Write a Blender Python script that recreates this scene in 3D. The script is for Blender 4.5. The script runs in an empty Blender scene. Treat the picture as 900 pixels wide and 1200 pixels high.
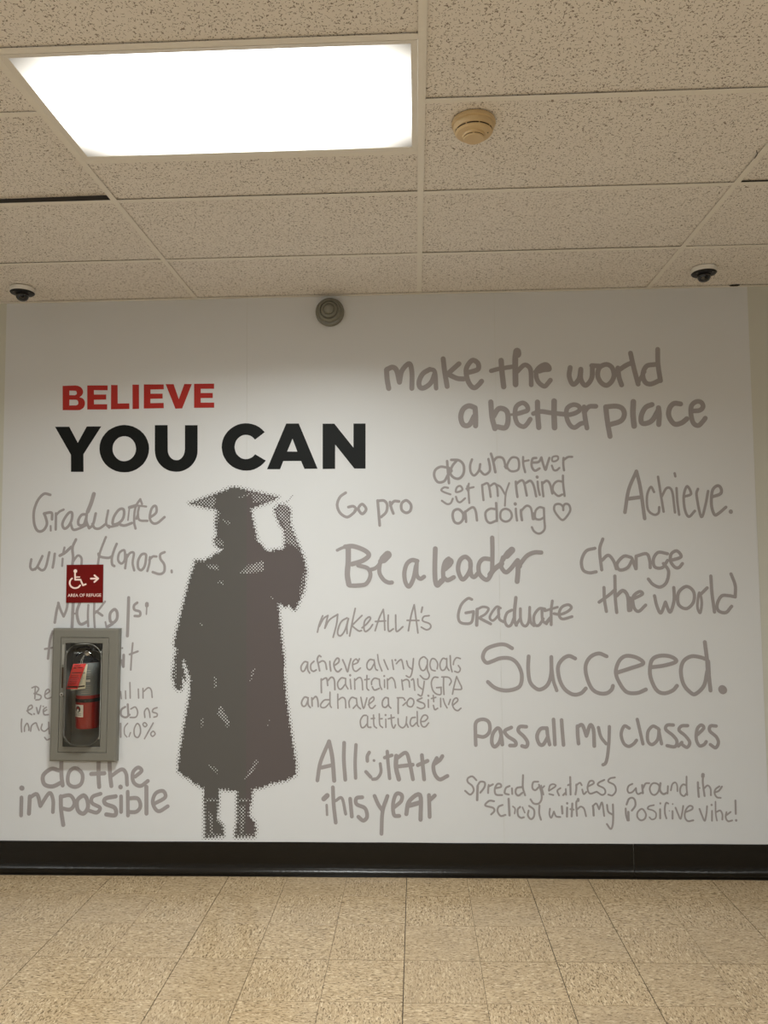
import bpy, bmesh, math, random
from mathutils import Matrix, Vector, noise

# ------------------------------------------------------------------ camera, world, light, exposure
SC = bpy.context.scene
COL = SC.collection
CEIL = 3.05            # ceiling height, m
MOD = 0.6096           # ceiling module (2 ft)
FT = 0.3048            # floor tile (12 in)
XW, YB = 4.8768, -8.47 # half width and depth of the hall; the mural wall is y = 0

cam_data = bpy.data.cameras.new('camera')
cam = bpy.data.objects.new('camera', cam_data)
COL.objects.link(cam)
cam_data.sensor_fit = 'HORIZONTAL'
cam_data.sensor_width = 36.0
cam_data.lens = 36.0 * 914.0 / 900.0
_r = Vector((0.999126, 0.040787, -0.009120)); _u = Vector((0.011799, -0.065930, 0.997755)); _f = Vector((-0.040094, 0.996990, 0.066353))
cam.matrix_world = Matrix.Translation((-0.035277, -4.134760, 1.596521)) @ Matrix((_r, _u, -_f)).transposed().to_4x4()
cam_data.clip_start = 0.05
SC.camera = cam

world = bpy.data.worlds.new('hall_air')
SC.world = world
world.use_nodes = True
world.node_tree.nodes['Background'].inputs[0].default_value = (0.9, 0.85, 0.78, 1)
world.node_tree.nodes['Background'].inputs[1].default_value = 0.02

SC.view_settings.view_transform = 'Standard'
SC.view_settings.look = 'None'
SC.view_settings.gamma = 1.0
SC.view_settings.use_curve_mapping = False
SC.view_settings.exposure = 0.0
LAMP = 4.0                             # glow of the lens itself
LAMP_W = 64.0                          # tubes behind each lens, W
SPREAD = 156.0                         # degrees; prismatic lenses throw little light sideways
LAMP_COL = (0.92, 0.955, 0.94)
# troffers: left x, far y (each 4 ft x 2 ft); the first is the one in the photograph
TROFFERS = [(-1.2192, -1.459), (-1.2192, -5.1166), (-4.8768, -4.8117), (2.4384, -4.8117)]

# ------------------------------------------------------------------ traced lettering (flat print)
# outlines on the wall plane, millimetres (x, z)
HAND = [
 ('make the world a better place', """28:-181 2638 -178 2586 -170 2536
28:-179 2640 -148 2651 -126 2632 -112 2569
27:-112 2569 -98 2631 -59 2669 -45 2625 -46 2534
27:52 2636 14 2613 -7 2570 -1 2538 25 2538 59 2566 78 2612
24:50 2636 78 2622 84 2532
27:124 2692 131 2621 143 2541
27:208 2663 177 2636 151 2613
27:151 2606 196 2584 232 2580
27:252 2614 283 2621 310 2633 309 2664 279 2680 248 2640 249 2588 266 2547 288 2531 312 2548 327 2566
29:433 2677 437 2610 444 2534
24:379 2621 419 2631 490 2641
31:513 2717 508 2676 507 2545
42:519 2723 520 2709
25:517 2614 551 2647 573 2645 589 2618 590 2541
25:615 2612 661 2621 688 2624 681 2644 661 2650 626 2627 617 2592 629 2555 659 2532 679 2549 692 2565
35:636 2619 671 2634
26:798 2631 792 2583 812 2539 845 2572 854 2621
26:854 2618 853 2567 877 2533 910 2571 916 2637
26:989 2644 953 2628 942 2587 957 2549 986 2531 1014 2551 1028 2586 1018 2627 989 2644
26:912 2639 951 2636
26:1049 2624 1054 2573 1066 2532
26:1056 2614 1096 2639 1126 2651
26:1118 2703 1131 2633 1153 2535
20:1153 2539 1169 2571 1189 2601
26:1245 2639 1200 2631 1179 2586 1190 2545 1219 2534 1262 2551
26:1261 2720 1260 2640 1270 2551
28:290 2423 257 2434 226 2416 213 2374 226 2333 258 2332 284 2377
28:290 2421 292 2372 291 2326
28:374 2453 379 2371 393 2309
28:384 2371 415 2416 455 2405 464 2359 449 2314 403 2319
14:465 2382 505 2384
25:503 2384 545 2396 568 2406 564 2431 541 2445 508 2425 501 2374 514 2333 544 2317 564 2332 581 2357
28:621 2448 621 2382 625 2311
30:709 2452 707 2381 708 2309
25:598 2386 636 2397 695 2388 760 2380
25:770 2374 815 2384 843 2402 836 2424 806 2430 776 2410 773 2364 789 2323 813 2308 844 2327 864 2332
25:866 2418 869 2363 878 2304
25:865 2388 891 2418 928 2420
27:980 2416 986 2340 998 2258
27:982 2416 1033 2419 1066 2406 1076 2373 1056 2339 1000 2321
30:1125 2441 1121 2376 1125 2311
27:1222 2424 1188 2409 1165 2368 1165 2328 1193 2325 1224 2344 1255 2397
27:1255 2406 1258 2366 1254 2317
27:1371 2425 1337 2428 1313 2403 1308 2361 1334 2319 1371 2323 1401 2345
25:1428 2386 1469 2389 1487 2408 1478 2432 1452 2435 1427 2413 1423 2367 1434 2321 1459 2308 1482 2328 1497 2347"""),
 ('Go pro', """15:-405 1977 -436 1954 -451 1912 -436 1870 -402 1847 -376 1858 -351 1885 -364 1904 -391 1900
15:-318 1915 -338 1892 -321 1864 -304 1873 -297 1892 -318 1915
15:-357 1881 -338 1892
15:-235 1933 -230 1872 -225 1800
15:-235 1931 -201 1932 -184 1909 -190 1871 -217 1845
15:-169 1924 -163 1894 -152 1863
15:-167 1905 -148 1928 -121 1927
15:-82 1932 -107 1916 -107 1882 -84 1866 -62 1877 -58 1908 -82 1932"""),
 ('do whatever set my mind on doing, with a heart', """14:134 2105 101 2109 73 2091 68 2058 87 2027 120 2032 138 2062
14:137 2139 140 2092 145 2021
14:159 2145 200 2142 224 2116 223 2073 201 2046 173 2049 153 2074 164 2112 188 2141
22:143 2100 156 2087
13:269 2146 259 2116 261 2080 279 2060 304 2085 312 2120
13:309 2087 334 2064 359 2079 363 2104 356 2147
14:370 2175 380 2139 391 2076
13:383 2134 400 2154 425 2154 438 2139 447 2098
11:140 1996 120 1999 104 1986 117 1974 152 1961
11:106 1928 133 1910 153 1915 164 1938
11:181 1974 187 1998 205 2005 216 1987 202 1976 181 1974
11:181 1948 189 1925 204 1919 229 1939
11:250 2017 247 1990 251 1914
11:237 1990 275 1998
17:245 2002 246 1982
12:320 2009 322 1974 326 1928
12:323 2009 348 2018 358 1993 364 1945
12:362 2003 385 2016 398 1998 402 1950
11:398 2008 417 1997 439 1959
10:463 2017 444 1962 438 1897
14:188 1882 168 1872 162 1845 172 1814 194 1807 214 1824 218 1854 205 1874 188 1882
13:228 1869 231 1844 232 1814
13:225 1864 266 1891 283 1873 290 1821
19:223 1856 226 1834
13:388 1880 360 1882 336 1863 339 1825 357 1807 387 1817
13:392 1912 394 1862 394 1817
12:440 1881 417 1867 414 1832 434 1814 459 1819 473 1841 465 1869 440 1881
12:483 2154 513 2144 513 2090 475 2080 454 2103 463 2133 483 2154
12:442 2106 454 2095
12:539 2155 539 2117 548 2074
11:542 2132 568 2137
13:608 2149 588 2144 583 2106 599 2081 624 2093
13:585 2124 620 2128 635 2151
13:635 2151 644 2115 655 2085 664 2110 677 2148
10:692 2132 695 2153 720 2156 722 2140 707 2130 692 2132
11:689 2107 698 2084 713 2082 728 2094
12:751 2147 749 2114 752 2081
12:749 2134 774 2151 797 2152
13:498 2024 500 1986 505 1943
13:500 2011 523 2029 540 2021 554 1950
13:550 2016 575 2028 592 2000 603 1945
16:610 2048 611 2046
12:612 2023 615 1985 622 1952
12:635 2020 637 1985 641 1944
13:637 2012 660 2027 677 2009 688 1959
12:742 2021 717 2024 696 2006 692 1974 717 1946 740 1953
12:746 2053 746 2008 752 1945
17:492 1907 493 1905
12:495 1881 496 1851 500 1818
14:522 1873 522 1850 526 1820
12:522 1868 550 1895 572 1887 580 1855 583 1825
12:642 1882 619 1887 598 1867 596 1830 618 1822 640 1832
12:642 1882 643 1819 644 1774 626 1752 606 1749 587 1762 577 1782
22:585 1850 587 1830
12:743 1870 741 1890 724 1903 701 1898 696 1873 712 1843 739 1818 767 1845 780 1872 773 1898 754 1903 742 1888"""),
 ('Achieve.', """19:1064 1855 1087 1974 1130 2070
19:1130 2071 1148 1981 1165 1821
20:1086 1926 1141 1933
13:1218 1960 1202 1987 1181 1941 1183 1869 1213 1841 1237 1849 1242 1880
13:1241 2040 1249 1972 1264 1856
13:1257 1936 1284 1980 1311 1963 1323 1851
13:1328 2057 1331 2041
13:1335 1979 1337 1907 1344 1839
14:1374 1934 1409 1948 1390 1988 1371 1939 1374 1867 1393 1828 1425 1858
14:1445 1973 1437 1938 1457 1826 1481 1889 1497 1961
16:1515 1930 1561 1948 1562 1980 1543 1988 1519 1961 1512 1889 1526 1837 1549 1845 1586 1876
22:1610 1853 1610 1851"""),
 ('Be a leader', """16:-452 1671 -429 1682 -403 1690
25:-410 1689 -364 1691 -305 1668 -284 1642 -318 1614 -374 1597
29:-393 1679 -394 1607 -399 1542 -391 1490
22:-341 1590 -289 1573 -277 1534 -300 1492 -345 1484 -388 1484
21:-280 1565 -247 1576 -220 1605
44:-207 1621 -184 1644
22:-224 1612 -229 1553 -208 1514 -182 1498 -163 1498
23:-28 1610 -57 1615 -84 1594 -97 1546 -91 1497 -72 1477 -49 1519 -35 1584
22:-31 1607 -32 1539 -13 1516 7 1527
26:68 1674 64 1570 66 1505 77 1481 97 1505
29:78 1484 101 1505
23:108 1517 108 1563 118 1602 138 1621
23:108 1524 130 1508 163 1523
43:135 1608 143 1605
32:115 1569 141 1592
23:226 1630 196 1611 186 1562 205 1513 227 1523 249 1562 251 1604 226 1630
23:251 1607 253 1542 269 1523 292 1545
23:358 1616 319 1618 296 1590 296 1545 318 1516 340 1510 360 1541 367 1573
23:368 1729 368 1645 365 1561
27:353 1535 377 1564 416 1592
23:423 1612 446 1650 469 1666
36:442 1634 470 1663
23:423 1625 412 1579 434 1547 460 1563 497 1608
26:499 1608 500 1559 494 1498
22:509 1585 545 1630 584 1649 623 1649
32:500 1601 506 1579"""),
 ("make all A's", """9:-531 1326 -549 1281 -559 1240
9:-549 1270 -526 1311 -503 1327
9:-503 1327 -511 1296 -520 1260
9:-520 1260 -496 1303 -451 1333
9:-451 1333 -458 1280 -476 1213
9:-402 1314 -432 1295 -450 1254 -450 1227 -434 1222 -413 1250 -396 1306
9:-394 1310 -402 1273 -402 1232
9:-358 1363 -372 1302 -389 1219
9:-323 1326 -376 1274
9:-376 1272 -342 1246 -326 1247
9:-323 1261 -297 1283 -278 1309 -287 1318 -308 1298 -313 1261 -305 1242 -282 1257 -267 1278
9:-254 1246 -233 1309 -210 1357
9:-210 1357 -205 1309 -203 1249
9:-252 1294 -199 1297
9:-184 1327 -186 1286 -182 1243 -158 1255
9:-145 1327 -145 1278 -140 1241 -108 1266
9:-79 1245 -64 1323 -47 1380
9:-47 1380 -38 1308 -29 1233
9:-85 1299 -23 1298
10:-4 1367 -10 1341
9:31 1323 3 1318 -3 1296 32 1281 38 1261 17 1249 -11 1263"""),
 ('Graduate, in wide letters', """15:256 1406 235 1411 201 1380 184 1328 190 1291 218 1280 252 1287 264 1335
15:223 1336 264 1343
18:283 1354 279 1272
13:283 1354 313 1367 342 1358 327 1331 297 1313
15:293 1309 352 1278
13:405 1360 383 1366 353 1327 349 1305 367 1296 397 1327
15:394 1353 397 1305 419 1288
15:464 1349 438 1334 426 1297 437 1268 457 1271 475 1312
18:486 1414 478 1349 476 1297 485 1271
15:508 1356 508 1304 518 1273 537 1267 552 1296 557 1363
15:485 1273 506 1304
15:556 1326 561 1285 577 1267
15:635 1354 605 1355 578 1318 581 1274 603 1270 626 1303
15:620 1348 622 1296 642 1277
15:675 1395 668 1347 666 1272
13:634 1344 701 1363
19:644 1285 663 1307
15:682 1329 715 1325 752 1339 773 1360 757 1375 723 1362 708 1325 725 1301 775 1313"""),
 ('Succeed.', """20:461 1151 424 1170 380 1168 327 1147 308 1106 326 1077 356 1084 400 1100 452 1098 488 1069 508 1017 501 963 471 941 419 934 368 948 332 978
20:546 1109 542 1047 549 981 574 948 603 938 640 962 660 1017 663 1105
18:662 1068 670 988 687 933
20:786 1097 754 1110 720 1093 696 1053 703 988 728 940 771 912 811 918 837 943
20:948 1107 908 1122 864 1104 839 1060 843 1002 867 943 902 919 942 918 968 936 976 956
20:996 1023 1066 1045 1134 1070 1104 1099 1050 1109 1013 1085 993 1030 1006 979 1044 925 1099 919 1144 937
20:1172 1050 1241 1059 1303 1079 1282 1102 1235 1110 1191 1099 1171 1066 1169 1001 1197 935 1236 917 1280 931 1303 955
20:1456 1090 1424 1101 1380 1105 1340 1080 1325 1029 1336 964 1367 924 1395 913 1440 956 1459 1029
20:1452 1178 1462 1065 1472 931
25:1463 1079 1464 1014
43:1532 937 1535 933"""),
 ('Pass all my classes', """19:264 654 263 712 267 770 303 786 334 770 336 723 308 697 272 701
19:379 741 353 712 347 668 361 646 387 672 396 719 379 741
19:390 733 397 697 401 657
19:449 744 415 726 430 699 466 675 469 654 440 652
19:526 748 493 748 485 726 514 697 531 668 524 646 502 650
19:632 741 599 737 580 701 590 662 611 657 634 693
19:632 741 636 697 644 657
19:667 785 669 726 671 657
19:708 782 711 719 715 655
19:789 751 789 704 792 662
19:790 748 814 756 833 701
19:833 701 854 756 870 733 872 650
17:896 744 907 697 933 661
17:952 748 948 675 939 603 928 564 914 555
17:1053 740 1028 751 1011 711 1022 665 1047 648 1073 661 1088 679
17:1095 785 1107 726 1120 661
17:1198 740 1173 750 1148 722 1146 675 1167 657 1196 683 1205 733
17:1202 737 1208 697 1215 661
17:1278 756 1246 755 1239 733 1273 704 1293 675 1282 647 1242 652
17:1350 753 1318 751 1306 729 1337 701 1358 668 1343 643 1314 661
17:1300 650 1318 668
17:1399 708 1431 740 1419 756 1398 736 1391 686 1406 652 1429 657 1441 672
17:1494 751 1465 751 1461 726 1492 697 1503 668 1488 641 1462 657"""),
 ('Change the world', """17:903 1668 857 1654 832 1605 838 1556 870 1540 906 1545
17:945 1716 927 1659 935 1555
17:937 1604 970 1631 996 1604 1011 1560
17:1088 1619 1051 1625 1015 1587 1027 1554 1068 1565 1093 1603
17:1093 1614 1111 1559
17:1115 1625 1113 1559
17:1117 1625 1169 1637 1184 1602 1186 1564
17:1277 1636 1229 1643 1203 1607 1210 1567 1248 1564 1276 1601
17:1254 1585 1279 1547 1267 1488 1234 1463 1197 1477 1174 1505
17:1292 1601 1346 1619 1326 1650 1296 1634 1292 1596 1312 1566 1333 1563 1352 1584
17:944 1463 945 1398 953 1339
17:917 1387 964 1420 1002 1452
17:1002 1522 1001 1409 1006 1333
19:1007 1419 1040 1446 1064 1419 1069 1343
17:1092 1402 1141 1427 1126 1440 1093 1413 1096 1359 1119 1338 1156 1370
28:1074 1403 1075 1349
17:1203 1418 1214 1364 1233 1329 1258 1385
17:1258 1385 1280 1333 1303 1396 1303 1460
17:1368 1465 1326 1433 1324 1374 1364 1350 1402 1384 1404 1438 1368 1465
14:1433 1432 1421 1362 1434 1328 1444 1384 1433 1432
17:1441 1425 1474 1457
17:1495 1518 1498 1426 1507 1332
17:1590 1415 1547 1415 1522 1372 1528 1338 1565 1329 1596 1361
17:1599 1528 1618 1469 1616 1413
17:1590 1415 1616 1409"""),
 ('achieve all my goals, maintain my GPA and have a positive attitude', """9:-611 1083 -629 1085 -646 1061 -643 1039 -629 1039 -611 1076
9:-611 1080 -611 1046 -601 1027
9:-578 1088 -594 1071 -594 1046 -581 1036 -566 1043
9:-541 1112 -551 1117 -560 1098 -553 1065 -548 1038
9:-553 1080 -533 1090 -518 1080 -511 1046
9:-494 1087 -493 1065 -489 1037
9:-471 1065 -448 1082 -446 1100 -458 1102 -473 1075 -466 1045 -451 1033 -433 1048
9:-426 1095 -413 1065 -401 1033 -393 1065 -383 1100
8:-368 1071 -346 1082 -356 1099 -373 1080 -371 1047 -356 1035 -333 1052
8:-338 1100 -346 1082
8:-263 1093 -283 1096 -298 1075 -296 1049 -279 1045 -258 1079
8:-261 1094 -254 1050 -243 1040
8:-242 1121 -236 1079 -220 1036
9:-540 996 -540 957 -539 925
9:-539 989 -516 1001 -509 991 -506 962
9:-506 986 -486 1005 -471 991 -468 940
8:-411 998 -434 1001 -453 976 -449 949 -434 944 -411 971
8:-411 998 -411 966 -399 944
12:-387 1015 -387 1014
8:-387 993 -383 944
8:-364 996 -363 942
8:-363 986 -341 1003 -326 991 -322 939
8:-299 1013 -300 951 -290 937
8:-311 991 -287 995
8:-234 993 -259 999 -274 983 -275 966
8:-272 955 -260 938 -235 946
8:-234 993 -231 961 -222 941
9:-609 898 -629 901 -644 874 -637 855 -622 859 -609 888
9:-610 898 -609 864 -598 848
9:-590 898 -588 856
9:-588 888 -569 905 -559 888 -556 853
8:-497 888 -524 886 -543 864 -539 849 -519 849 -497 871
8:-494 927 -494 864 -487 848
8:-453 917 -453 878 -452 844
8:-449 888 -429 900 -414 888 -411 846
8:-355 893 -379 900 -394 878 -392 849
8:-372 844 -354 863
8:-355 895 -350 858 -334 841
8:-332 900 -318 843 -300 897
8:-293 862 -265 885 -267 902 -287 885 -288 853 -273 843 -256 858
8:-303 807 -320 805 -335 780 -331 748 -316 746 -298 766
8:-297 802 -297 751 -280 746
8:-266 809 -264 756 -251 742
8:-278 790 -261 792
8:-236 814 -234 761 -219 744
8:-236 789 -221 790
8:-209 1094 -199 1069 -188 1044
8:-166 1093 -163 1069 -159 1044
11:-149 1093 -148 1092
8:-144 1074 -131 1088 -116 1093 -106 1047
8:-90 1088 -82 1061 -65 1046
8:-54 1100 -60 1044 -68 1012 -78 1003 -93 1011
8:15 1098 0 1109 -20 1095 -24 1068 -13 1041 4 1041 17 1068
8:19 1093 18 1044 28 1014 19 995 -1 995 -20 1012
8:59 1036 39 1043 32 1071 42 1098 60 1095 72 1073 69 1046
8:119 1095 99 1100 84 1070 91 1041 108 1042 119 1063
8:120 1100 120 1058 131 1038
8:138 1114 140 1063 147 1031
8:191 1099 171 1103 158 1087 154 1068
8:180 1063 190 1045 180 1028 160 1033
11:-208 1010 -208 1010
8:-207 990 -207 951
8:-192 995 -191 944
8:-190 988 -170 1002 -155 985 -149 949
8:-117 990 -114 966 -111 939
8:-115 983 -93 992 -79 983 -76 953
8:-66 989 -55 992 -49 936
8:-33 995 -30 960 -12 942
8:1 982 -6 936 -15 907 -32 914
8:73 1002 51 1002 38 975 45 936 65 916 87 916 88 949
8:65 949 90 951
8:102 1002 101 955 103 914
8:93 1004 128 1002 142 982 132 962
8:147 915 157 960 170 1006
8:170 1006 182 979 194 955
8:156 940 192 940 194 954
8:-188 896 -205 898 -219 878 -217 853 -201 849 -188 863
8:-188 896 -186 858 -175 844
9:-136 897 -137 858 -137 817
8:-141 897 -111 897 -101 885
8:-112 858 -94 874
8:-74 895 -89 877 -87 857 -67 851 -55 870 -58 888 -74 895
8:-12 896 -37 883 -3 868 1 849 -18 841 -37 848
11:21 908 22 907
8:21 887 21 848
8:47 909 49 877
8:37 893 60 899
8:47 858 54 836 69 843
8:85 894 85 850
8:99 892 106 867 118 845
8:136 889 126 862
8:148 858 174 882 168 896 153 887 146 862 157 838 174 831 190 843
11:-203 809 -203 808
8:-202 787 -202 745
8:-174 809 -172 770 -167 748 -160 742 -152 758
8:-189 789 -158 796
8:-138 790 -135 758 -115 743 -98 760 -93 799
8:-94 765 -86 746
8:-48 797 -68 792 -75 765 -63 751 -41 770
8:-38 826 -37 785 -37 760 -31 750
8:-16 775 1 777 17 794 9 807 -7 805 -20 780 -14 753 3 748 21 768"""),
 ('All state this year', """20:-562 473 -545 568 -500 673
22:-500 673 -483 588 -474 472
20:-540 539 -486 551
20:-421 666 -423 578 -416 477
18:-359 656 -364 569 -362 486
18:-290 617 -300 598 -300 573
14:-266 576 -265 575
18:-308 518 -283 491
16:-233 559 -230 516 -249 486 -273 480
18:-196 622 -192 559 -185 484
18:-210 590 -172 602
24:-149 598 -151 540 -137 480
20:-144 588 -99 615 -80 564 -64 480
20:-144 545 -64 554
20:-16 603 -12 550 -6 480
20:-38 552 13 574
20:53 561 77 579 90 598
20:61 588 43 550 50 506 76 480 115 497
26:-529 379 -511 396
13:-514 348 -512 298
20:-481 438 -477 346 -467 259
16:-467 370 -434 383 -415 303
20:-391 380 -383 290
20:-328 388 -358 383 -358 353 -314 332 -304 289 -324 270 -349 289
20:-264 395 -245 352 -225 323
20:-197 395 -223 318 -230 203
20:-164 337 -127 368 -123 400 -151 405 -168 357 -164 299 -137 294
22:-100 304 -85 368 -28 400 -27 276
24:-83 347 -29 362
20:18 400 20 290
20:21 374 48 398"""),
 ('Spread greatness around the school with my positive vibe', """10:264 476 243 495 220 485 220 466 242 447 249 423 231 403 205 422
13:270 447 268 413 266 376
10:271 451 284 468 306 465 305 442 283 413
10:327 452 324 432 323 411
10:327 444 349 455
10:359 435 389 442 388 456 371 456 358 432 363 404 395 401
10:434 447 415 437 409 411 429 404
10:446 435 447 407
10:500 442 471 437 464 414 477 399 499 413
10:504 502 502 442 513 400
10:581 469 556 466 551 438 565 426 585 443
10:585 454 596 414 596 380 581 359 556 359 540 380
8:596 450 607 404
8:599 435 612 447
10:353 370 328 372 307 349 347 337 353 320 337 303
10:396 351 376 342 370 320 385 296 410 301
12:428 382 429 347 431 299
8:449 344 460 332 457 308
10:486 342 473 328 475 299 489 287 504 290
8:498 340 509 313
10:532 347 556 328 556 295 540 280 525 299 529 323
10:585 349 583 309 591 278
8:635 423 670 447 658 457 641 450 634 426
9:637 407 657 402
9:694 437 678 424 686 400
8:721 433 722 403
10:707 402 718 412
10:745 493 745 452 745 405
9:733 452 747 457
10:776 455 775 433 770 405
9:774 450 794 464 803 452
9:805 430 812 407 826 418
9:834 445 864 461 859 474 842 469 832 438 843 410 877 419
9:919 479 893 467 885 453 916 436 922 414 905 403 879 419
9:973 491 948 486 939 470 969 453 976 424 958 401 937 405
9:638 333 635 304 644 288 658 319
9:659 316 669 295 690 292
11:699 345 701 309
12:727 361 727 360
11:726 338 724 294
11:753 359 748 295
9:742 331 759 329
10:782 376 773 362 775 298
14:783 381 783 374
9:778 331 795 344 812 333 821 296
11:857 348 859 329 860 300
9:858 348 875 360 888 331
9:888 331 904 365 913 298
10:929 353 934 320 955 305
10:959 355 959 301 955 253 944 233 926 257
9:1061 459 1042 449 1035 430 1041 415 1059 418 1078 438
9:1078 438 1080 417 1089 408 1103 414
11:1110 453 1112 413
9:1115 439 1127 461 1146 463
9:1177 463 1158 457 1148 434 1156 410 1173 404 1191 421 1196 450 1177 463
11:1203 463 1199 429 1214 409 1233 414
9:1240 448 1237 412
8:1254 427 1262 457 1277 467 1286 454 1287 423
10:1028 356 1040 382 1058 389 1071 377 1072 349 1054 325
10:1023 335 1024 303 1031 276
12:1036 318 1036 277
9:1106 334 1084 318 1081 294 1097 277 1118 285 1124 309 1106 334
8:1166 353 1141 347 1135 334 1161 326 1176 311 1172 288 1154 281 1142 292
10:1199 362 1199 361
10:1197 332 1196 287
9:1239 361 1228 364 1221 341 1221 311 1227 287
5:1243 325 1244 324
8:1261 359 1261 358
10:1259 323 1258 286
9:1331 454 1315 456 1302 437 1303 410 1319 399 1333 412
9:1336 496 1334 444 1336 404
11:1392 467 1392 429 1394 395
8:1390 442 1400 439
10:1419 501 1417 463 1423 399
18:1419 506 1418 497
9:1422 437 1440 452 1454 437 1455 403
9:1475 417 1496 426 1512 447
9:1499 448 1479 433 1474 412 1485 393 1504 390
9:1275 340 1286 311 1298 285 1307 312 1314 349
9:1324 318 1357 332 1360 346 1344 349 1325 327 1320 296 1334 274 1362 278
9:1395 335 1406 304 1419 276 1429 308 1434 348
11:1457 355 1457 354
9:1458 325 1456 276
8:1477 371 1476 312 1481 277
9:1481 320 1499 327 1509 308 1508 282
9:1529 304 1551 320
9:1530 319 1525 293 1536 274 1557 278
10:1577 377 1576 311
12:1577 279 1577 278"""),
 ('Graduate with Honors.', """15:-2010 1986 -2041 1993 -2067 1973 -2087 1938 -2099 1891 -2096 1835 -2082 1799 -2063 1788 -2040 1798 -2025 1829 -2033 1865 -2042 1885
15:-2042 1885 -2001 1889 -1997 1853
11:-2004 1817 -2003 1792
14:-1976 1885 -1976 1798
13:-1974 1877 -1956 1895 -1935 1905
15:-1888 1886 -1906 1887 -1931 1853 -1940 1823 -1928 1802 -1907 1815 -1890 1848 -1888 1886
14:-1895 1833 -1881 1797 -1850 1801 -1806 1821
15:-1812 1878 -1835 1875 -1852 1847 -1849 1822 -1824 1822 -1809 1862
22:-1770 1988 -1784 1939 -1802 1893
15:-1807 1883 -1809 1842 -1793 1803
15:-1793 1803 -1772 1823 -1758 1882
14:-1775 1826 -1762 1803 -1736 1801 -1702 1825
13:-1690 1897 -1700 1830 -1683 1805
13:-1686 1815 -1673 1810 -1637 1817
15:-1607 1903 -1631 1901 -1658 1863 -1664 1825 -1640 1825 -1613 1845 -1603 1875 -1607 1903
15:-1632 1824 -1601 1815 -1560 1828
9:-1575 1901 -1581 1844
18:-1574 1912 -1535 1923
11:-1535 1923 -1482 1916
13:-1515 1956 -1535 1926 -1545 1890 -1547 1834 -1539 1798
12:-1515 1956 -1505 1930
13:-1520 1920 -1527 1880 -1519 1844 -1475 1839
13:-1535 1851 -1528 1874
14:-1462 1856 -1429 1881 -1427 1912 -1439 1919 -1455 1899 -1462 1853 -1446 1827 -1420 1827 -1382 1858
14:-2107 1638 -2112 1600 -2101 1582 -2085 1587
14:-2085 1584 -2070 1604 -2047 1655
14:-2070 1594 -2048 1579 -2027 1596 -2009 1675
14:-1979 1667 -1983 1629 -1989 1593
16:-1951 1657 -1923 1672 -1890 1702
12:-1926 1700 -1933 1669
12:-1935 1640 -1937 1601
15:-1864 1743 -1882 1699 -1878 1648 -1881 1608
13:-1878 1623 -1853 1656 -1832 1643 -1831 1607
13:-1700 1754 -1719 1708 -1734 1662 -1742 1606
14:-1740 1665 -1732 1650 -1687 1642 -1663 1652
14:-1641 1717 -1655 1682 -1666 1641 -1664 1608 -1652 1598
13:-1598 1681 -1625 1669 -1632 1631 -1614 1611 -1596 1631 -1598 1681
13:-1583 1658 -1593 1585
13:-1586 1641 -1568 1667 -1547 1666 -1553 1615 -1544 1574
14:-1483 1660 -1505 1658 -1523 1625 -1522 1587 -1505 1575 -1487 1597 -1480 1640 -1483 1660
13:-1459 1644 -1462 1609 -1472 1570
13:-1462 1629 -1444 1647 -1424 1647
14:-1380 1670 -1402 1659 -1402 1634 -1381 1603 -1382 1565 -1407 1553 -1443 1564
13:-1341 1571 -1340 1562"""),
 ('Make 1st', """15:-1953 1401 -1963 1361 -1972 1299
14:-1955 1404 -1941 1365 -1924 1331
14:-1924 1331 -1909 1369 -1902 1412
17:-1873 1424 -1875 1342 -1877 1274
16:-1837 1405 -1852 1355 -1843 1305 -1826 1289 -1794 1303
12:-1790 1391 -1792 1341 -1789 1279
10:-1873 1346 -1850 1346
12:-1758 1414 -1759 1341 -1754 1273
11:-1700 1409 -1730 1370 -1755 1346
14:-1746 1357 -1714 1335
16:-1649 1367 -1671 1345 -1670 1306 -1652 1297 -1634 1318 -1634 1352 -1649 1367
10:-1696 1300 -1690 1273
16:-1687 1273 -1657 1291
17:-1572 1429 -1573 1351 -1576 1226
14:-1525 1402 -1542 1387 -1539 1364 -1511 1354 -1511 1332 -1538 1331
8:-1473 1391 -1475 1340
21:-1473 1395 -1473 1386"""),
 ('set off with the it', """10:-1603 1162 -1603 1161
15:-1595 1125 -1596 1064
10:-1606 1098 -1601 1071
10:-1547 1188 -1552 1128 -1556 1047
11:-1563 1128 -1519 1144
14:-1982 1252 -1996 1204 -2005 1108
11:-2023 1159 -1974 1167"""),
 ('Be ful in', """8:-1609 933 -1605 896
8:-1583 936 -1581 896
8:-1560 980 -1557 899
8:-1514 946 -1512 899
8:-1489 949 -1488 899
8:-1489 929 -1461 953 -1444 939 -1439 902
8:-2089 954 -2068 961 -2052 949 -2064 929 -2077 924
8:-2071 958 -2072 897
8:-2070 924 -2039 912 -2044 894 -2066 890
8:-2018 917 -1994 934 -2001 947 -2015 934 -2018 907 -2004 897 -1983 904"""),
 ('everything do as', """12:-1570 866 -1566 807
11:-1583 853 -1604 838 -1604 809 -1580 798 -1559 812
8:-1553 842 -1529 852 -1516 826 -1525 800 -1556 798
8:-1477 798 -1479 829 -1464 846 -1453 826 -1449 798
8:-1412 849 -1431 842 -1436 827 -1413 818 -1413 804 -1429 799
8:-2114 833 -2086 848 -2090 863 -2106 853 -2108 827 -2087 813
10:-2075 817 -2074 816
8:-2062 850 -2051 818 -2039 860
8:-2026 857 -2025 856
8:-2020 830 -2006 839
8:-2009 852 -2024 839 -2020 814 -1997 813"""),
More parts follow.
